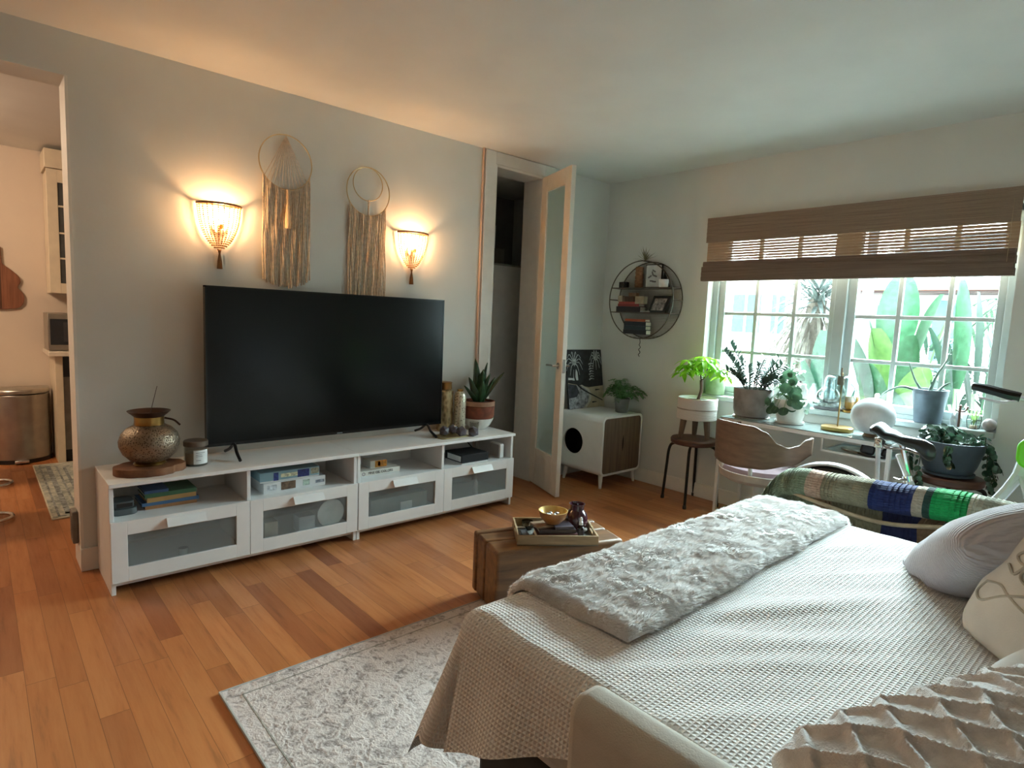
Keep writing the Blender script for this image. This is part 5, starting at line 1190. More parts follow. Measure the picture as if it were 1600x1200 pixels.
part('seat_pan', MB().lathe([(.03, .40), (.2, .405), (.238, .43), (.244, .47), (.238, .472), (.23, .44), (0, .43)], (cx, cy, 0), 40), pm('pan_beige', '#b6a89c', .5), ch)
part('shell_bracket', MB().tube([(cx+.22*math.cos(a_back+.5), cy+.22*math.sin(a_back+.5), .44), (cx+.246*math.cos(a_back+.5), cy+.246*math.sin(a_back+.5), .56)], .012).tube([(cx+.22*math.cos(a_back-.5), cy+.22*math.sin(a_back-.5), .44), (cx+.246*math.cos(a_back-.5), cy+.246*math.sin(a_back-.5), .56)], .012), WM, ch)
part('pedestal', MB().lathe([(.05, .08), (.045, .1), (.034, .13), (.03, .36), (.06, .4), (.0, .4)], (cx, cy, 0), 28), WM, ch)
for k in range(5):
    a = math.radians(62)+k*2*PI/5; ca, sa = math.cos(a), math.sin(a); R = .36 if k else .42
    lg = part('leg', MB().tube(bez([(cx+.03*ca, cy+.03*sa, .105), (cx+R*.5*ca, cy+R*.5*sa, .088), (cx+R*ca, cy+R*sa, .066)], 10), [.024]*5+[.02]*6), WM, ch)
    part('caster', MB().cyl((cx+R*ca-.012*sa, cy+R*sa+.012*ca, .0255), (cx+R*ca+.012*sa, cy+R*sa-.012*ca, .0255), .025, seg=18).cyl((cx+R*ca, cy+R*sa, .04), (cx+R*ca, cy+R*sa, .07), .008), pm('caster_grey', '#8c8c8a', .5), lg)
# ------------------------------------------------------------------ bicycle
bx = 2.97; bk = thing('bicycle', 'white bicycle with black saddle parked between the bed and the desk', 'bicycle', (bx, -2.75, 0))
BW = pm('bike_white', '#d3d0d8', .25, coat=.5, var=.02)
def wheel(y, nm):
    w_ = part('wheel', MB().tube(circ((bx, y, .308), .285, 48, 'x'), .021, 10, closed=True), BLACK, bk)
    part('rim', MB().tube(circ((bx, y, .308), .258, 48, 'x'), .011, 8, closed=True), CHROME, w_)
    sp_ = MB().cyl((bx-.035, y, .308), (bx+.035, y, .308), .02)
    for k in range(20):
        a = 2*PI*k/20; sp_.tube([(bx+(.03 if k % 2 else -.03), y+.02*math.cos(a+.4), .308+.02*math.sin(a+.4)), (bx, y+.255*math.cos(a), .308+.255*math.sin(a))], .0012, 4)
    part('spokes', sp_, CHROME, w_)
    fm_ = MB().grid(lambda u, v: (bx+.036*(2*v-1), y+(.326-.012*(2*v-1)**2)*math.cos(math.radians(-15+205*u)), .308+(.326-.012*(2*v-1)**2)*math.sin(math.radians(-15+205*u))), 40, 6)
    part('fender', fm_, BW, bk, solid=.004)
wheel(-2.315, 'rear'); wheel(-3.23, 'front')
fr = MB().tube([(bx, -2.60, .74), (bx, -2.665, .60), (bx, -2.74, .30)], .017, 10).tube([(bx, -2.74, .30), (bx, -2.29, .308)], .012).tube([(bx, -2.66, .6), (bx, -2.29, .308)], .010)
fr.tube(bez([(bx, -2.71, .4), (bx, -2.85, .42), (bx, -3.0, .62), (bx, -3.08, .80)], 14), .019).tube([(bx, -3.06, .74), (bx, -3.09, .9)], .024).tube([(bx, -2.74, .30), (bx, -2.9, .4), (bx, -3.06, .72)], .016)
part('frame', fr, BW, bk)
part('fork', MB().tube([(bx, -3.065, .75), (bx-.04, -3.1, .66), (bx-.045, -3.23, .325)], .012).tube([(bx, -3.065, .75), (bx+.04, -3.1, .66), (bx+.045, -3.23, .325)], .012), BW, bk)
part('seat_post', MB().tube([(bx, -2.605, .80), (bx, -2.665, .59)], .0135), CHROME, bk)
part('seat_clamp', MB().cyl((bx, -2.645, .64), (bx, -2.653, .615), .024).tube([(bx-.02, -2.65, .625), (bx-.045, -2.62, .62), (bx-.05, -2.60, .625)], .007), CHROME, bk)
part('rear_stay', MB().tube([(bx-.03, -2.512, .785), (bx-.035, -2.528, .6), (bx-.04, -2.33, .34)], .012), BW, bk)
part('saddle_clamp', MB().obox((bx-.02, -2.515, .785), (.05, .035, .05)).cyl((bx-.05, -2.515, .785), (bx+.03, -2.515, .785), .014), CHROME, bk, bevel=.005)
part('saddle_rails', MB().tube(bez([(bx-.025, -2.5, .79), (bx-.025, -2.55, .765), (bx-.02, -2.62, .77), (bx-.01, -2.69, .755)], 12), .0045).tube(bez([(bx+.025, -2.5, .79), (bx+.025, -2.55, .765), (bx+.02, -2.62, .77), (bx+.01, -2.69, .755)], 12), .0045), CHROME, bk)
def saddle(u, v):
    # u around the section, v from the rear to the nose
    yy = -2.475-.275*v; wv = lerp_tab(v*100, [(0, .055), (8, .078), (25, .08), (55, .035), (88, .023), (100, .008)])
    ztop = lerp_tab(v*100, [(0, .868), (10, .885), (30, .855), (50, .835), (80, .83), (95, .815), (100, .79)]); hh = lerp_tab(v*100, [(0, .04), (12, .07), (40, .05), (65, .055), (85, .09), (95, .085), (100, .04)])
    a = 2*PI*u; s_ = math.sin(a)
    return (bx+wv*math.cos(a), yy, ztop-hh/2+hh/2*(s_ if s_ > 0 else s_*1.0)*(1 if abs(s_) < .98 else .98))
sd = MB().grid(saddle, 28, 30, closed_u=True); n0 = 0
sd.f.append(tuple(range(28))); sd.f.append(tuple(range(30*28, 31*28)))
part('saddle', sd, pm('saddle_black', '#131416', .35, coat=.3), bk)
part('stem', MB().tube([(bx, -3.085, .88), (bx, -3.10, 1.03), (bx-.01, -3.14, 1.065)], .013), BW, bk)
hb = MB().tube(bez([(bx-.075, -2.90, 1.108), (bx-.075, -3.0, 1.088), (bx-.06, -3.1, 1.07), (bx-.01, -3.15, 1.065), (bx+.1, -3.2, 1.07), (bx+.27, -3.28, 1.09), (bx+.32, -3.2, 1.11)], 36), .011)
part('handlebar', hb, BW, bk)
part('grip', MB().tube(bez([(bx-.075, -2.868, 1.112), (bx-.075, -2.885, 1.111), (bx-.075, -2.93, 1.104), (bx-.075, -2.99, 1.091), (bx-.07, -3.04, 1.082)], 16), [.008, .015, .017, .018, .018, .0185, .019, .0195, .02, .02, .02, .0205, .021, .021, .021, .021, .02][:len(bez([(0,0,0)]*5, 16))]), BLACK, bk)
part('brake_lever', MB().tube(bez([(bx-.07, -3.06, 1.085), (bx-.085, -2.99, 1.055), (bx-.085, -2.90, 1.066)], 12), .006).obox((bx-.07, -3.075, 1.088), (.035, .04, .03)), BW, bk, bevel=.003)
part('grip', MB().tube([(bx+.315, -3.215, 1.108), (bx+.33, -3.1, 1.12)], .018), BLACK, bk)
gb = MB().prism(rrect(-3.26, -3.058, .79, .92, .045, 8), bx-.135, bx-.05, 'YZ')
one('pouch', gb, pm('lime_green', '#6fd21e', .4, emit=None, var=.04), 'bright lime green rounded pouch by the bicycle handlebar at the photo edge', 'pouch', bevel=.012)
# ------------------------------------------------------------------ chair under the crochet blanket
BENT = wood('bentwood', '#8a7a63', '#a8977d', (8, 8, 8), .5)
wc = thing('lounge_chair', 'curved bentwood lounge chair hidden under the striped crochet blanket', 'chair', (2.6, -2.8, 0))
top_pts = [(2.455, -2.30, .60), (2.45, -2.36, .632), (2.45, -2.72, .645), (2.45, -2.96, .664), (2.45, -3.16, .668), (2.455, -3.4, .66), (2.47, -3.5, .6)]
part('back_rail', MB().tube(bez(top_pts, 30), .022), BENT, wc)
part('arm_rail', MB().tube(bez([(2.42, -2.30, .575), (2.375, -2.45, .566), (2.36, -2.72, .548), (2.37, -2.97, .592), (2.39, -3.2, .60), (2.45, -3.45, .59)], 30), .009), BENT, wc)
part('seat', MB().prism(rrect(2.555, 2.88, -3.42, -2.36, .06), .34, .40), pm('chair_cushion', '#5c5347', .9), wc, bevel=.02)
for (x, y) in ((2.49, -2.40), (2.49, -3.38), (2.84, -2.42), (2.84, -3.36)):
    part('leg', MB().tube([(x+(0 if x > 2.6 else .06), y, .36), (x+(.03 if x > 2.6 else -.02), y+(.02 if y > -2.9 else -.02), 0 if x > 2.6 else .0175)], [.02, .014]), BENT, wc)
part('back_post', MB().tube([(2.60, -3.46, .37), (2.52, -3.51, .5), (2.47, -3.5, .6)], .014), BENT, wc)
# blanket: u along the rail, v over it
cl_ = bez([(2.45, -2.200, .535), (2.45, -2.225, .585), (2.45, -2.262, .636), (2.45, -2.335, .677), (2.45, -2.52, .689), (2.45, -2.72, .697), (2.45, -2.96, .718), (2.45, -3.16, .716), (2.455, -3.38, .71), (2.46, -3.48, .68)], 110)
NL = len(cl_)-1
prof = [(.012, -.36), (.010, -.22), (.004, -.125), (-.02, -.112), (-.055, -.107), (-.078, -.085), (-.082, -.055), (-.068, -.022), (-.035, -.002), (.005, .004), (.045, -.008), (.07, -.04), (.078, -.09), (.082, -.2), (.084, -.27)]
def blank(u, v):
    p = cl_[min(NL, int(round(u*NL)))]; f = v*(len(prof)-1); i = min(len(prof)-2, int(f)); s = f-i
    ox = prof[i][0]+(prof[i+1][0]-prof[i][0])*s; oz = prof[i][1]+(prof[i+1][1]-prof[i][1])*s
    k = min(1, u/.06); k = .35+.65*math.sin(k*PI/2)   # thinner end on the left
    if u < .06: oz = max(oz*k, -.055) if oz < -.12 else oz*k
    y = p.y
    r_ = .0035*math.sin(2*PI*u*100)*(1 if 3 < f < 12 else .4) + .004*nz(y*9, f*1.3)
    if u < .06 and (f < 2 or f > 12): ox *= .5
    nx, nzv = (-.8 if f < 8 else .4), .6
    return (p.x+ox*k+nx*r_, y+.02*nz(y*4, f)*(1 if f < 2 else 0), p.z+oz+nzv*r_)
nu, nv = 220, 42
bm_ = MB().grid(blank, nu, nv); bm_.uv = [((i % (nu+1))/nu, (i//(nu+1))/nv) for i in range(len(bm_.v))]
t = NT('crochet_stripes'); uv = t.n('ShaderNodeTexCoord').outputs['UV']; sp_ = t.n('ShaderNodeSeparateXYZ'); t.l(uv, sp_.inputs[0])
LU = (3.48-2.2)
def uy(y):   # length share along the rail for a y
    d = [0]
    for i in range(1, len(cl_)): d.append(d[-1]+1)
    best = min(range(len(cl_)), key=lambda i: abs(cl_[i].y-y)); return best/NL
def rampc(stops):
    x = t.n('ShaderNodeValToRGB'); x.color_ramp.interpolation = 'CONSTANT'; e = x.color_ramp.elements
    while len(e) < len(stops): e.new(.5)
    for el, (pp_, c_) in zip(e, stops): el.position = pp_; el.color = lin(c_)
    t.l(sp_.outputs[0], x.inputs[0]); return x.outputs[0]
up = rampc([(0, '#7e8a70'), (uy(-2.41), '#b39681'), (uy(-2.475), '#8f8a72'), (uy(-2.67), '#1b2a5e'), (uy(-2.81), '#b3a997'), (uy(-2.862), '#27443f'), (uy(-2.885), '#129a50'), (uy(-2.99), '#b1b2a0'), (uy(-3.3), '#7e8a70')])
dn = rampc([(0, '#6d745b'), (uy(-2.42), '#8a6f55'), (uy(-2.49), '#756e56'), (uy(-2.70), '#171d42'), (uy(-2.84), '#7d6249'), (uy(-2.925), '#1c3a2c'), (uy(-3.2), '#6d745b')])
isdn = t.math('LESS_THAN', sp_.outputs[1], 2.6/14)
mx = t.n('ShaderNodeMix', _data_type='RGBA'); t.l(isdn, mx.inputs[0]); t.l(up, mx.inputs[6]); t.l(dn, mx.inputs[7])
nn = t.noise(t.coord('UV', (400, 60, 1)), 1, 2); m2 = t.n('ShaderNodeMix', _data_type='RGBA', _blend_type='MULTIPLY'); m2.inputs[0].default_value = .35
t.l(mx.outputs[2], m2.inputs[6]); t.l(t.ramp(nn, [(.3, '#a0a0a0'), (.6, '#ffffff')]), m2.inputs[7]); t.l(m2.outputs[2], t.b.inputs['Base Color']); t.b.inputs['Roughness'].default_value = .95
w1 = t.math('SINE', t.math('MULTIPLY', sp_.outputs[0], 2*PI*100)); w2 = t.math('SINE', t.math('MULTIPLY', sp_.outputs[1], 2*PI*45))
t.bump(t.math('MULTIPLY_ADD', w2, .5, w1), .6, .005)
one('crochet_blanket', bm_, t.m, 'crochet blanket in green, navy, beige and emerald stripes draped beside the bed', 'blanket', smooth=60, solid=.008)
# ------------------------------------------------------------------ rug under the bed
t = NT('carved_rug'); v = t.coord()
vo = t.n('ShaderNodeTexVoronoi'); vo.inputs['Scale'].default_value = 26; dv_ = t.n('ShaderNodeVectorMath', _operation='ADD'); t.l(v, dv_.inputs[0])
nsv = t.noise(v, 9, 4, .6, out=1); sc_ = t.n('ShaderNodeVectorMath', _operation='SCALE'); sc_.inputs['Scale'].default_value = .25; t.l(nsv, sc_.inputs[0]); t.l(sc_.outputs[0], dv_.inputs[1]); t.l(dv_.outputs[0], vo.inputs['Vector'])
fine = t.noise(v, 130, 3, .7); big = t.noise(v, 3.5, 5, .65)
pat = t.math('MULTIPLY_ADD', vo.outputs['Distance'], .55, t.math('MULTIPLY_ADD', big, .7, t.math('MULTIPLY', fine, .3)))
t.l(t.ramp(pat, [(.42, '#665d5a'), (.56, '#8b827d'), (.68, '#a59b96'), (.82, '#c0b6b1')]), t.b.inputs['Base Color']); t.b.inputs['Roughness'].default_value = .95; t.bump(t.math('MULTIPLY_ADD', fine, .5, vo.outputs['Distance']), .6, .006)
rg = thing('area_rug', 'pale grey carved-pile area rug under the bed', 'rug', (1.4, -2.6, 0))
part('pile', MB().box(.163, 2.75, -3.9, -1.42, .0005, .0095), t.m, rg)
bo = MB()
for d, w_ in ((.055, .005),):
    bo.box(.163+d, .163+d+w_, -3.9, -1.42-d, .0095, .0103).box(.163+d, 2.75-d, -1.42-d-w_, -1.42-d, .0095, .0103)
part('border_line', bo, pm('rug_line', '#8b877f', .95, var=.2, scale=60), rg)
part('edge_binding', MB().tube([(2.75, -1.42, .006), (.163, -1.42, .006), (.163, -3.9, .006)], .0065, 6), pm('rug_edge', '#a7a7a2', .95), rg)
# ------------------------------------------------------------------ wooden chest and tray
CW = wood('chest_wood', '#4b3020', '#7f5a37', (2.2, 16, 16), .4, .15, dark='#8f6840')
def at(root, x, y, z, rz): root.location = (x, y, z); root.rotation_euler = (0, 0, rz)
cb = thing('wooden_bench', 'low chunky reclaimed wood coffee table block at the foot of the bed', 'coffee table', (0, 0, 0))
L, D, HC = .64, .312, .291
part('front_board', MB().box(-L/2, L/2, -D/2, -.002, .0, HC), CW, cb, bevel=.016, bseg=3)
part('back_board', MB().box(-L/2, L/2, .002, D/2-.05, .0, HC-.002), CW, cb, bevel=.012, bseg=3)
part('edge_board', MB().box(-L/2-.004, L/2, D/2-.047, D/2, .0, HC-.001), CW, cb, bevel=.012, bseg=3)
part('foot', MB().box(-L/2+.03, -L/2+.09, -D/2+.02, D/2-.15, -.0085, .004).box(L/2-.09, L/2-.03, -D/2+.02, D/2-.15, -.0085, .004), CW, cb)
at(cb, 1.588, -1.567, .0195, math.radians(-19.3))
TZ = .0195+HC+.0005
ty_ = thing('serving_tray', 'rectangular wooden tray on the low wooden block', 'tray', (0, 0, 0))
TW = wood('tray_wood', '#7d6547', '#a58a64', (3, 26, 26), .5, .1)
tl, td, th_ = .372, .253, .046
part('base', MB().box(-tl/2, tl/2, -td/2, td/2, 0, .006), pm('tray_base', '#6b6c66', .5, var=.15), ty_)
sides = MB().box(-tl/2, tl/2, -td/2, -td/2+.009, .0, th_).box(-tl/2, tl/2, td/2-.009, td/2, .0, th_)
for s in (-1, 1):
    xa, xb_ = (-tl/2, -tl/2+.009) if s < 0 else (tl/2-.009, tl/2)
    sides.box(xa, xb_, -td/2+.009, td/2-.009, 0, .024).box(xa, xb_, -td/2+.009, -.04, .024, th_).box(xa, xb_, .04, td/2-.009, .024, th_).box(xa, xb_, -.04, .04, .038, th_)
part('sides', sides, TW, ty_, bevel=.0015)
TR = math.radians(-36.6); TC = (1.593, -1.595); at(ty_, TC[0], TC[1], TZ, TR)
def T2(x, y): return (TC[0]+x*math.cos(TR)-y*math.sin(TR), TC[1]+x*math.sin(TR)+y*math.cos(TR))
Z0_ = TZ+.0065
def tbook(lab, x, y, L_, W_, z, th, col, rot):
    b = book(lab, -L_/2, L_/2, -W_/2, W_/2, 0, th, col, 'books in the tray', rot=0); p = T2(x, y); at(b, p[0], p[1], z, TR+rot); return b
tbook('maroon book at the bottom of the tray stack', .0, -.034, .19, .11, Z0_, .034, '#4b2a2c', .05)
tbook('slate book in the middle of the tray stack', .0, -.03, .175, .10, Z0_+.0345, .016, '#3a3338', .1)
tbook('small purple-grey book on top of the tray stack', .03, -.03, .09, .085, Z0_+.051, .012, '#4a424d', .18)
tbook('small kraft notebook under the bowl', -.062, -.02, .085, .08, Z0_+.051, .008, '#927a63', .3)
p = T2(-.012, -.022); c = (p[0], p[1], Z0_+.0636)
bw = thing('bowl', 'gold-lined wooden bowl on the books in the tray', 'bowl', c)
part('body', MB().lathe([(.028, 0), (.034, .002), (.058, .028), (.068, .056), (.0695, .062)], c, 40, caps=False), wood('bowl_wood', '#7a4a28', '#a9743f', (10, 10, 20), .35, .08), bw)
part('lining', MB().lathe([(.0695, .062), (.066, .0625), (.06, .045), (.04, .018), (0, .01)], c, 40, caps=False), pm('gold_lining', '#d2b06c', .35, .3), bw)
cr = MB(); r = random.Random(17)
for k in range(7): cr.sphere((c[0]+r.uniform(-.03, .022), c[1]+r.uniform(-.025, .025), c[2]+.034+r.uniform(-.004, .01)), (.012, .010, .008), 8, 5)
o = one('trinkets', cr, pm('silver_bits', '#8f979a', .3, .5, var=.4), 'small silvery trinkets inside the wooden bowl', 'trinkets'); o['kind'] = 'stuff'
p = T2(.118, .062); c = (p[0], p[1], Z0_)
va = thing('vase', 'plum glazed round vase with a short collar in the tray', 'vase', c)
part('body', MB().lathe([(.03, 0), (.036, .003), (.052, .03), (.055, .06), (.05, .085), (.037, .1), (.034, .104), (.035, .125), (.039, .133), (.034, .133), (.03, .12), (.03, .1), (0, .06)], c, 44), pm('plum_glaze', '#43222c', .18, coat=.6, var=.15), va)
p = T2(.125, -.015); c = (p[0], p[1], Z0_)
db = thing('dropper_bottle', 'little dark dropper bottle in front of the plum vase', 'bottle', c)
part('bottle', MB().lathe([(.014, 0), (.0155, .002), (.0155, .042), (.009, .05), (.008, .056), (0, .056)], c, 24), pm('amber_dark', '#1d1110', .12), db)
part('label', MB().lathe([(.0158, .01), (.0158, .035)], c, 24), pm('label_dark', '#3a3033', .5), db)
part('dropper_cap', MB().lathe([(.0095, .055), (.0095, .068), (.006, .07), (.0065, .082), (.004, .09), (0, .091)], c, 20), WHITE, db)
p = T2(.135, .0); one('shell', MB().sphere((T2(.15, .04)[0], T2(.15, .04)[1], Z0_+.0125), (.022, .018, .0125), 14, 8), pm('shell_white', '#d9d4cf', .35), 'glossy white shell at the base of the plum vase', 'shell')
p = T2(.135, -.075); o = one('paper_card', MB().obox((0, 0, 0), (.075, .055, .0015), 0), CARD, 'white paper card at the right corner of the tray', 'card', origin=(0, 0, 0)); at(o, p[0], p[1], Z0_+.001, TR+.3)
p = T2(-.145, -.02); rm = thing('remote_control', 'black remote control at the left end of the tray', 'remote', (0, 0, 0))
part('body', MB().box(-.022, .022, -.075, .075, 0, .016), BLACK, rm, bevel=.004); part('buttons', MB().box(-.012, .012, -.05, .03, .016, .0175), pm('button_grey', '#3c3d40', .5), rm); part('white_cap', MB().box(-.021, .021, .066, .0755, .0005, .0165), WHITE, rm, 'white end cap')
at(rm, p[0], p[1], Z0_, TR+.1)
p = T2(-.118, .075); c = (p[0], p[1], Z0_)
cd = thing('tealight_jar', 'small smoky glass jar at the back left of the tray', 'candle', c)
part('glass', MB().lathe([(.024, 0), (.027, .003), (.028, .04), (.026, .04), (.024, .006), (0, .005)], c, 24), glass_thin('smoke_glass', '#a59e90', .12), cd)
part('wax', MB().lathe([(.0235, .007), (.0235, .02), (0, .021)], c, 20), pm('wax', '#cdbfae', .5, sub=.2), cd)
p = T2(-.02, -.104); o = one('red_packet', MB().box(-.055, .055, -.009, .009, 0, .012), pm('red_packet', '#a8434c', .5, var=.3, scale=40), 'red and pink packet along the front of the tray', 'packet', origin=(0, 0, 0)); at(o, p[0], p[1], Z0_, TR)
# ------------------------------------------------------------------ sofa bed
SOFA = pm('sofa_cream', '#b9b3a8', .95, var=.03, bump=.25, bscale=300); SOFAD = pm('sofa_base_grey', '#4a4844', .95, var=.06, bump=.25, bscale=300)
sb = thing('sofa_bed', 'cream upholstered sofa bed pulled out under the waffle coverlet', 'sofa bed', (1.27, -3.2, .0))
BX0, BX1, BY, BH = .452, 2.075, -2.345, .597
part('base', MB().box(.50, 2.03, -4.0, -2.40, .06, .34), SOFAD, sb, bevel=.02)
part('mattress', MB().box(BX0+.02, BX1-.02, -3.88, BY-.03, .342, BH-.022), pm('mattress_white', '#cfcac0', .9), sb, bevel=.04, bseg=3)
def arm(x0_, x1_, y0_): return MB().prism(rrect(x0_, x1_, .06, .648, .04, 8), -4.15, y0_, 'XZ')
part('armrest', arm(.362, .462, -2.812), SOFA, sb, bevel=.02, bseg=3)
part('armrest', arm(2.085, 2.185, -3.12), SOFA, sb, bevel=.02, bseg=3)
part('backrest', MB().prism(rrect(-4.17, -3.93, .06, .88, .06, 8), .463, 2.084, 'YZ'), SOFA, sb, bevel=.02, bseg=3)
for (x, y) in ((.56, -2.46), (1.97, -2.46), (.42, -4.08), (2.12, -4.08), (.41, -2.9), (2.13, -3.2)):
    part('foot', MB().cyl((x, y, .0098), (x, y, .062), .02, .026), DARKM, sb)
# coverlet: a waffle cloth laid over the bed, hanging at the foot and both sides
RC = .055
def drape(a, b, off=0.0, flare=.30):
    x0_, x1_, y1_ = BX0+RC, BX1-RC, BY-RC
    px = min(max(a, x0_), x1_); py = min(b, y1_)
    d = Vector((a-px, b-py)); s = d.length; r_ = RC+off
    if s < 1e-9: return Vector((a, b, BH+off))
    n_ = d/s; arc = r_*PI/2
    if s < arc:
        th = s/r_; h = r_*math.sin(th); z = BH+off-r_*(1-math.cos(th))
    else:
        e = s-arc; h = r_+flare*e; z = BH+off-r_-e*math.sqrt(1-flare*flare)
    return Vector((px+n_.x*h, py+n_.y*h, z))
def wr(a, b):
    q = a*.55+b*.85; k = nz(a*2.2+1.3, q*7.5)+.5*nz(a*4+5, q*16); k2 = max(0, nz(a*1.4+8, q*11+3))**1.5
    m_ = 1-.85*min(1, max(0, min((b+2.80)/.06, (-2.2-b)/.06)))*(1 if a > .60 else 0)
    m_ *= 1-.8*min(1, max(0, (-3.0-b)/.15))
    return (.0065*k+.02*k2)*m_
WAF = NT('waffle_cotton'); uvn = WAF.n('ShaderNodeTexCoord').outputs['UV']; s_ = WAF.n('ShaderNodeSeparateXYZ'); WAF.l(uvn, s_.inputs[0])
cell = .0108
hx_ = WAF.math('COSINE', WAF.math('MULTIPLY', s_.outputs[0], 2*PI/cell)); hy_ = WAF.math('COSINE', WAF.math('MULTIPLY', s_.outputs[1], 2*PI/cell))
hgt = WAF.math('MAXIMUM', hx_, hy_)
WAF.l(WAF.ramp(WAF.noise(WAF.coord(), 6, 3), [(.3, '#dad8d4'), (.7, '#e2e0dc')]), WAF.b.inputs['Base Color']); WAF.b.inputs['Roughness'].default_value = .95
WAF.b.inputs['Sheen Weight'].default_value = .15
WAF.bump(hgt, .8, .0025)
cx0, cx1, cy1, cyb = BX0+RC, BX1-RC, BY-RC, -3.90
nL, nM, nR, nF, nT = 34, 132, 30, 38, 132
def lim_l(y): return .03 if y < -2.79 else max(.17, .385-max(0, -2.37-y)*.52)
def lim_r(y): return .03 if y < -3.11 else .36
mbc = MB(); mbc.uv = []
for j in range(nF+nT+1):
    for i in range(nL+nM+nR+1):
        if j < nF: py, oy = cy1, (1-j/nF)*(.44+.012*math.sin(i*.21))
        else: py, oy = cy1+(cyb-cy1)*(j-nF)/nT, 0
        if i < nL: px, ox = cx0, -(1-i/nL)*lim_l(py)
        elif i <= nL+nM: px, ox = cx0+(cx1-cx0)*(i-nL)/nM, 0
        else: px, ox = cx1, (i-nL-nM)/nR*lim_r(py)
        mbc.uv.append((px+ox, py+oy))
        w_ = wr(px+ox, py+oy); d = Vector((ox, oy)); r_ = RC+.004
        if d.length < 1e-9:
            mbc.v.append((px, py, BH+.004+max(-.003, w_))); continue
        s = (abs(ox)**5+oy**5)**.2; n_ = d.normalized(); arc = r_*PI/2
        if s < arc:
            th = s/r_; h = r_*math.sin(th); z = BH+.004-r_*(1-math.cos(th))
        else:
            e = s-arc; fl = .22+.1*abs(n_.x*n_.y)*2; tp = py if ox and not oy else px if oy and not ox else math.atan2(n_.y, n_.x)*.3
            h = r_+fl*e+.055*e*(math.sin(tp*17+1)+.6*math.sin(tp*31)); z = BH+.004-r_-e*math.sqrt(1-fl*fl)
        z += max(-.003, w_)*max(0, 1-s/.1)
        mbc.v.append((px+n_.x*h, py+n_.y*h, z))
Wc = nL+nM+nR+1
for j in range(nF+nT):
    for i in range(Wc-1):
        k = j*Wc+i; mbc.f.append((k, k+1, k+Wc+1, k+Wc))
one('coverlet', mbc, WAF.m, 'cream waffle-weave coverlet spread over the bed and hanging at its sides', 'bedspread', smooth=80)
# plush throw folded across the foot of the bed
FUR = NT('plush_fur'); v = FUR.coord()
f1 = FUR.noise(v, 22, 4, .65); f2 = FUR.noise(FUR.coord('Object', (1, 2.2, 1)), 240, 3, .7)
FUR.l(FUR.ramp(FUR.math('MULTIPLY_ADD', f2, .5, FUR.math('MULTIPLY', f1, .55)), [(.36, '#cfc8c2'), (.5, '#e0dbd6'), (.66, '#f0ece8')]), FUR.b.inputs['Base Color']); FUR.b.inputs['Roughness'].default_value = 1
FUR.b.inputs['Sheen Weight'].default_value = .5; FUR.bump(FUR.math('MULTIPLY_ADD', f1, 1.2, f2), .8, .012)
def throw(u, v):
    a = .655+1.43*u; b = -2.715+.50*v
    e = min(u, 1-u)*1.43; e2 = min(v*.50, 9); k = min(1, max(0, e)/.035); k2 = min(1, max(0, e2)/.03); k3 = min(1, (1-v)*.5/.02)
    hgt = .028*(math.sqrt(max(0, 1-(1-k)**2)))*(math.sqrt(max(0, 1-(1-k2)**2)))*(math.sqrt(max(0, 1-(1-k3)**2)))
    a += .015*nz(b*5, 3)*(1 if u < .5 else -1); b += .012*nz(a*4, 9)+(.03*(u-.5) if v < .3 else 0)
    p = drape(a, b, .008+hgt)
    up_ = Vector((0, 0, 1)) if b < BY-RC else Vector((0, .7, .7))
    q = nz(a*14, b*26)+.7*nz(a*40+3, b*60)+.5*nz(a*90, b*120+7)
    return tuple(p+up_*(.006*q*min(1, hgt/.01)+.005*nz(a*3.1, b*5)))
tw_ = thing('throw_blanket', 'grey plush fur throw folded across the foot of the bed', 'blanket', (1.37, -2.5, BH))
tm = MB().grid(throw, 300, 110)
part('cloth', tm, FUR.m, tw_, smooth=180)
PILE = leafmat('fur_pile', '#e4dfdb', '#ffffff', .6, 1.0)
pile = MB(); r = random.Random(99); V = tm.v; W1 = 301
for k in range(110000):
    u, v = r.random(), r.random()*.995
    i, j = min(299, int(u*300)), min(109, int(v*110)); p = Vector(V[j*W1+i]).lerp(Vector(V[(j+1)*W1+i+1]), r.random())
    e1 = Vector(V[j*W1+i+1])-Vector(V[j*W1+i]); e2 = Vector(V[(j+1)*W1+i])-Vector(V[j*W1+i]); nn = e1.cross(e2)
    if nn.length < 1e-12: continue
    nn.normalize()
    if nn.z < -.2: nn = -nn
    an = 2.2*nz(p.x*9, p.y*9, 1)+1.6*nz(p.x*31, p.y*31, 4)+r.uniform(-.5, .5)-1.2
    d = (Vector((math.cos(an), math.sin(an), 0))+nn*r.uniform(.25, .8)).normalized(); L = r.uniform(.008, .016)
    sd = d.cross(nn).normalized()*.0011
    b = len(pile.v); pile.v += [tuple(p-sd), tuple(p+sd), tuple(p+d*L)]; pile.f.append((b, b+1, b+2))
po_ = part('fur_pile', pile, PILE, tw_, smooth=0); po_['kind'] = 'stuff'
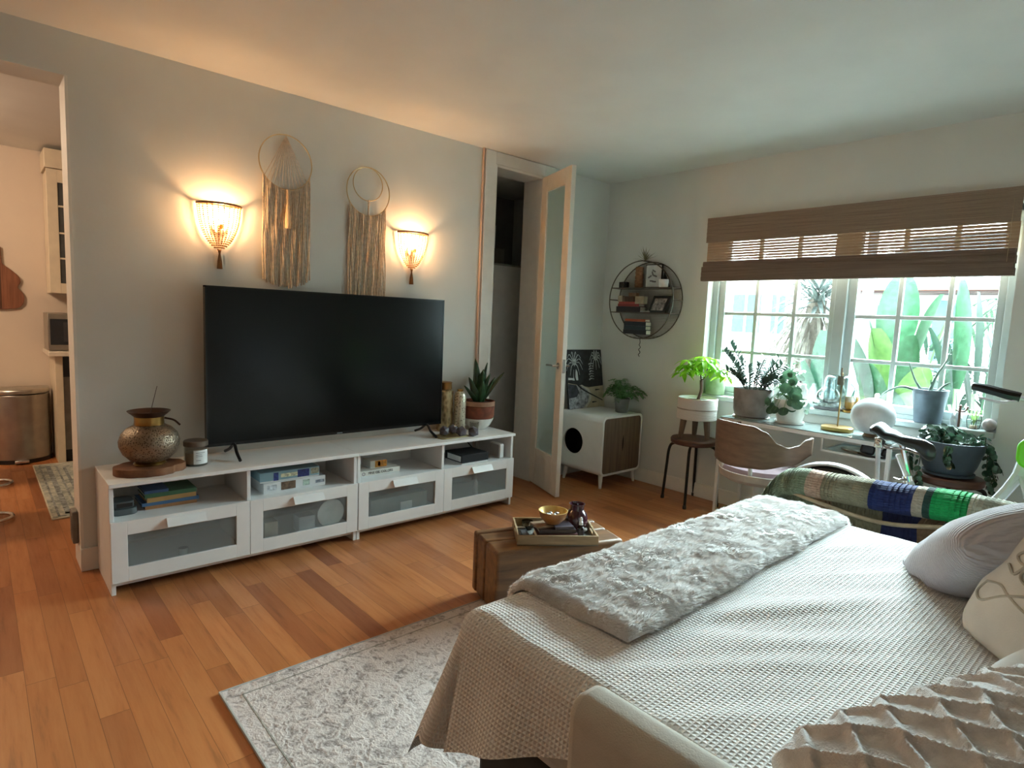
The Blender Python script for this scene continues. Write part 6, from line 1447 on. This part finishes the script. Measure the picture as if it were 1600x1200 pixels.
# pillows
def cushion(w_, h_, t_, n=44, rough=None, pinch=.06, edge=.0):
    """pillow surface in local XY with thickness along Z, as one closed mesh"""
    m = MB()
    def side(sg):
        def fn(u, v):
            x, y = 2*u-1, 2*v-1
            ax, ay = abs(x), abs(y)
            sx = w_/2*x*(1-pinch*(1-ay**2)*ax**4*1.0); sy = h_/2*y*(1-pinch*(1-ax**2)*ay**4)
            z = t_/2*((1-ax**2.6)*(1-ay**2.6))**.42 if ax < 1 and ay < 1 else 0
            kc = 1-.11*(ax*ay)**3; p = Vector((sx*kc, sy*kc, sg*(z+edge)))
            if rough: p = rough(p, x, y, sg, z)
            return p
        return fn
    m.grid(side(1), n, n); m.grid(side(-1), n, n); return m
def weld(o):
    bm = bmesh.new(); bm.from_mesh(o.data); bmesh.ops.remove_doubles(bm, verts=bm.verts, dist=.0004); bmesh.ops.recalc_face_normals(bm, faces=bm.faces); bm.to_mesh(o.data); bm.free()
def pillow(name, label, mb, mat, loc, M, group='pillows on the bed', sm=180):
    o = tag(mb.build(name, mat, None, origin=(0, 0, 0), smooth=sm), label, 'pillow', group); weld(o)
    for p_ in o.data.polygons: p_.use_smooth = True
    m4 = M.to_4x4(); m4.translation = loc; inv = m4.inverted()
    for vt in o.data.vertices:      # it rests on the coverlet and on the armrest
        q_ = m4 @ vt.co; lo_z = BH+.0125
        if q_.x < .475 and q_.y < -2.80: lo_z = .652
        elif q_.x < .52 and q_.y < -2.80: lo_z = BH+.0125+(.652-BH-.0125)*(.52-q_.x)/.045
        if q_.x > 2.07 and q_.y < -3.09: lo_z = .652
        if q_.z < lo_z: q_.z = lo_z; vt.co = inv @ q_
    o.matrix_world = m4; return o
def frame(normal, up):
    n_ = Vector(normal).normalized(); u_ = Vector(up); u_ = (u_-n_*u_.dot(n_)).normalized(); x_ = u_.cross(n_)
    return Matrix((x_, u_, n_)).transposed()
gp = NT('ribbed_grey'); v = gp.coord(); wv = gp.n('ShaderNodeTexWave', _bands_direction='X'); wv.inputs['Scale'].default_value = 36; wv.inputs['Distortion'].default_value = 3; wv.inputs['Detail'].default_value = 2; wv.inputs['Detail Scale'].default_value = 1.4
gp.l(gp.coord('Object', (1, .35, 1)), wv.inputs['Vector']); gp.l(gp.ramp(gp.noise(v, 8, 3), [(.3, '#b9b5ba'), (.7, '#c4c0c5')]), gp.b.inputs['Base Color']); gp.b.inputs['Roughness'].default_value = .95; gp.bump(wv.outputs[0], .55, .01)
def rg_(p, x, y, sg, z): p.z += sg*.004*nz(p.x*10, p.y*22, sg)*min(1, z/.02); return p
pillow('pillow', 'lilac-grey crinkled pillow leaning at the window side of the bed', cushion(.60, .62, .235, rough=rg_), gp.m, (1.735, -3.285, .75), frame((.30, .50, .84), (.62, -.55, .50)))
crm = pm('cream_cotton', '#dbd9d2', .95, var=.03, bump=.2, bscale=260)
Mp = frame((-.62, .58, .52), (.45, -.45, .77)); lp = (1.345, -3.45, .79)
def rc_(p, x, y, sg, z): p.z += sg*.006*nz(p.x*5+2, p.y*14, sg)*min(1, z/.02); return p
cp = pillow('pillow', 'cream pillow with raised looping embroidery below the lilac pillow', cushion(.52, .52, .2, rough=rc_, pinch=.04), crm, lp, Mp)
def on_pillow(x, y, t_=.2, w_=.52):
    ax, ay = abs(2*x/w_), abs(2*y/w_); return (x, y, t_/2*((1-ax**2.6)*(1-ay**2.6))**.42+.001)
em = MB()
for pts in ([(-.17, .06), (-.12, .035), (-.1, .09), (-.13, .13), (-.16, .10), (-.11, .08), (-.06, .12), (-.07, .15)], [(-.02, .13), (-.08, .11), (-.09, .04), (-.03, .02), (.05, .05), (.12, .08), (.2, .1)], [(-.21, -.03), (-.23, -.08), (-.18, -.10), (-.1, -.05), (0, .0), (.06, .05)], [(-.21, -.03), (-.14, -.02), (-.08, -.04), (.02, -.06), (.12, -.04), (.2, -.01)]):
    P = bez([(x*.66, y*.66, 0) for x, y in pts], 40); em.tube([on_pillow(p.x-.045, p.y-.085) for p in P], .0032, 6)
eo = em.build('embroidery', pm('embroidery_grey', '#b0ab9d', .6), None, origin=(0, 0, 0)); eo.parent = cp
pillow('pillow', 'plain white pillow between the cream and the cable-textured pillows', cushion(.42, .40, .13, pinch=.05), pm('white_cotton', '#d9d9d6', .95, var=.02, bump=.15, bscale=260), (1.16, -3.53, .692), frame((-.08, .16, 1), (.43, .9, 0)))
def cab(p, x, y, sg, z):
    # plush pillow with a diagonal lattice of raised cords
    a = (p.x*1.0+p.y*.62)*50; b = (p.x*1.0-p.y*.62)*50
    q = .9*nz(p.x*8, p.y*8); ra = abs(math.sin(a*.5*1.6+q)); rb = abs(math.sin(b*.5*1.6-q))
    rdg = max(0, 1-ra*2.2)+max(0, 1-rb*2.2)
    p.z += sg*(.012*min(1.15, rdg)+.0018*nz(p.x*110, p.y*110, sg))*min(1, z/.02); return p
PLU = pm('plush_beige', '#cfccc9', 1.0, var=.06, scale=30, bump=.6, bscale=320, bdist=.004, sheen=.4)
pillow('pillow', 'beige plush pillow with a raised lattice texture, nearest the camera', cushion(.66, .56, .18, n=160, rough=cab, pinch=.05), PLU, (.655, -3.475, .688), frame((-.06, .10, 1), (.43, .9, 0)))
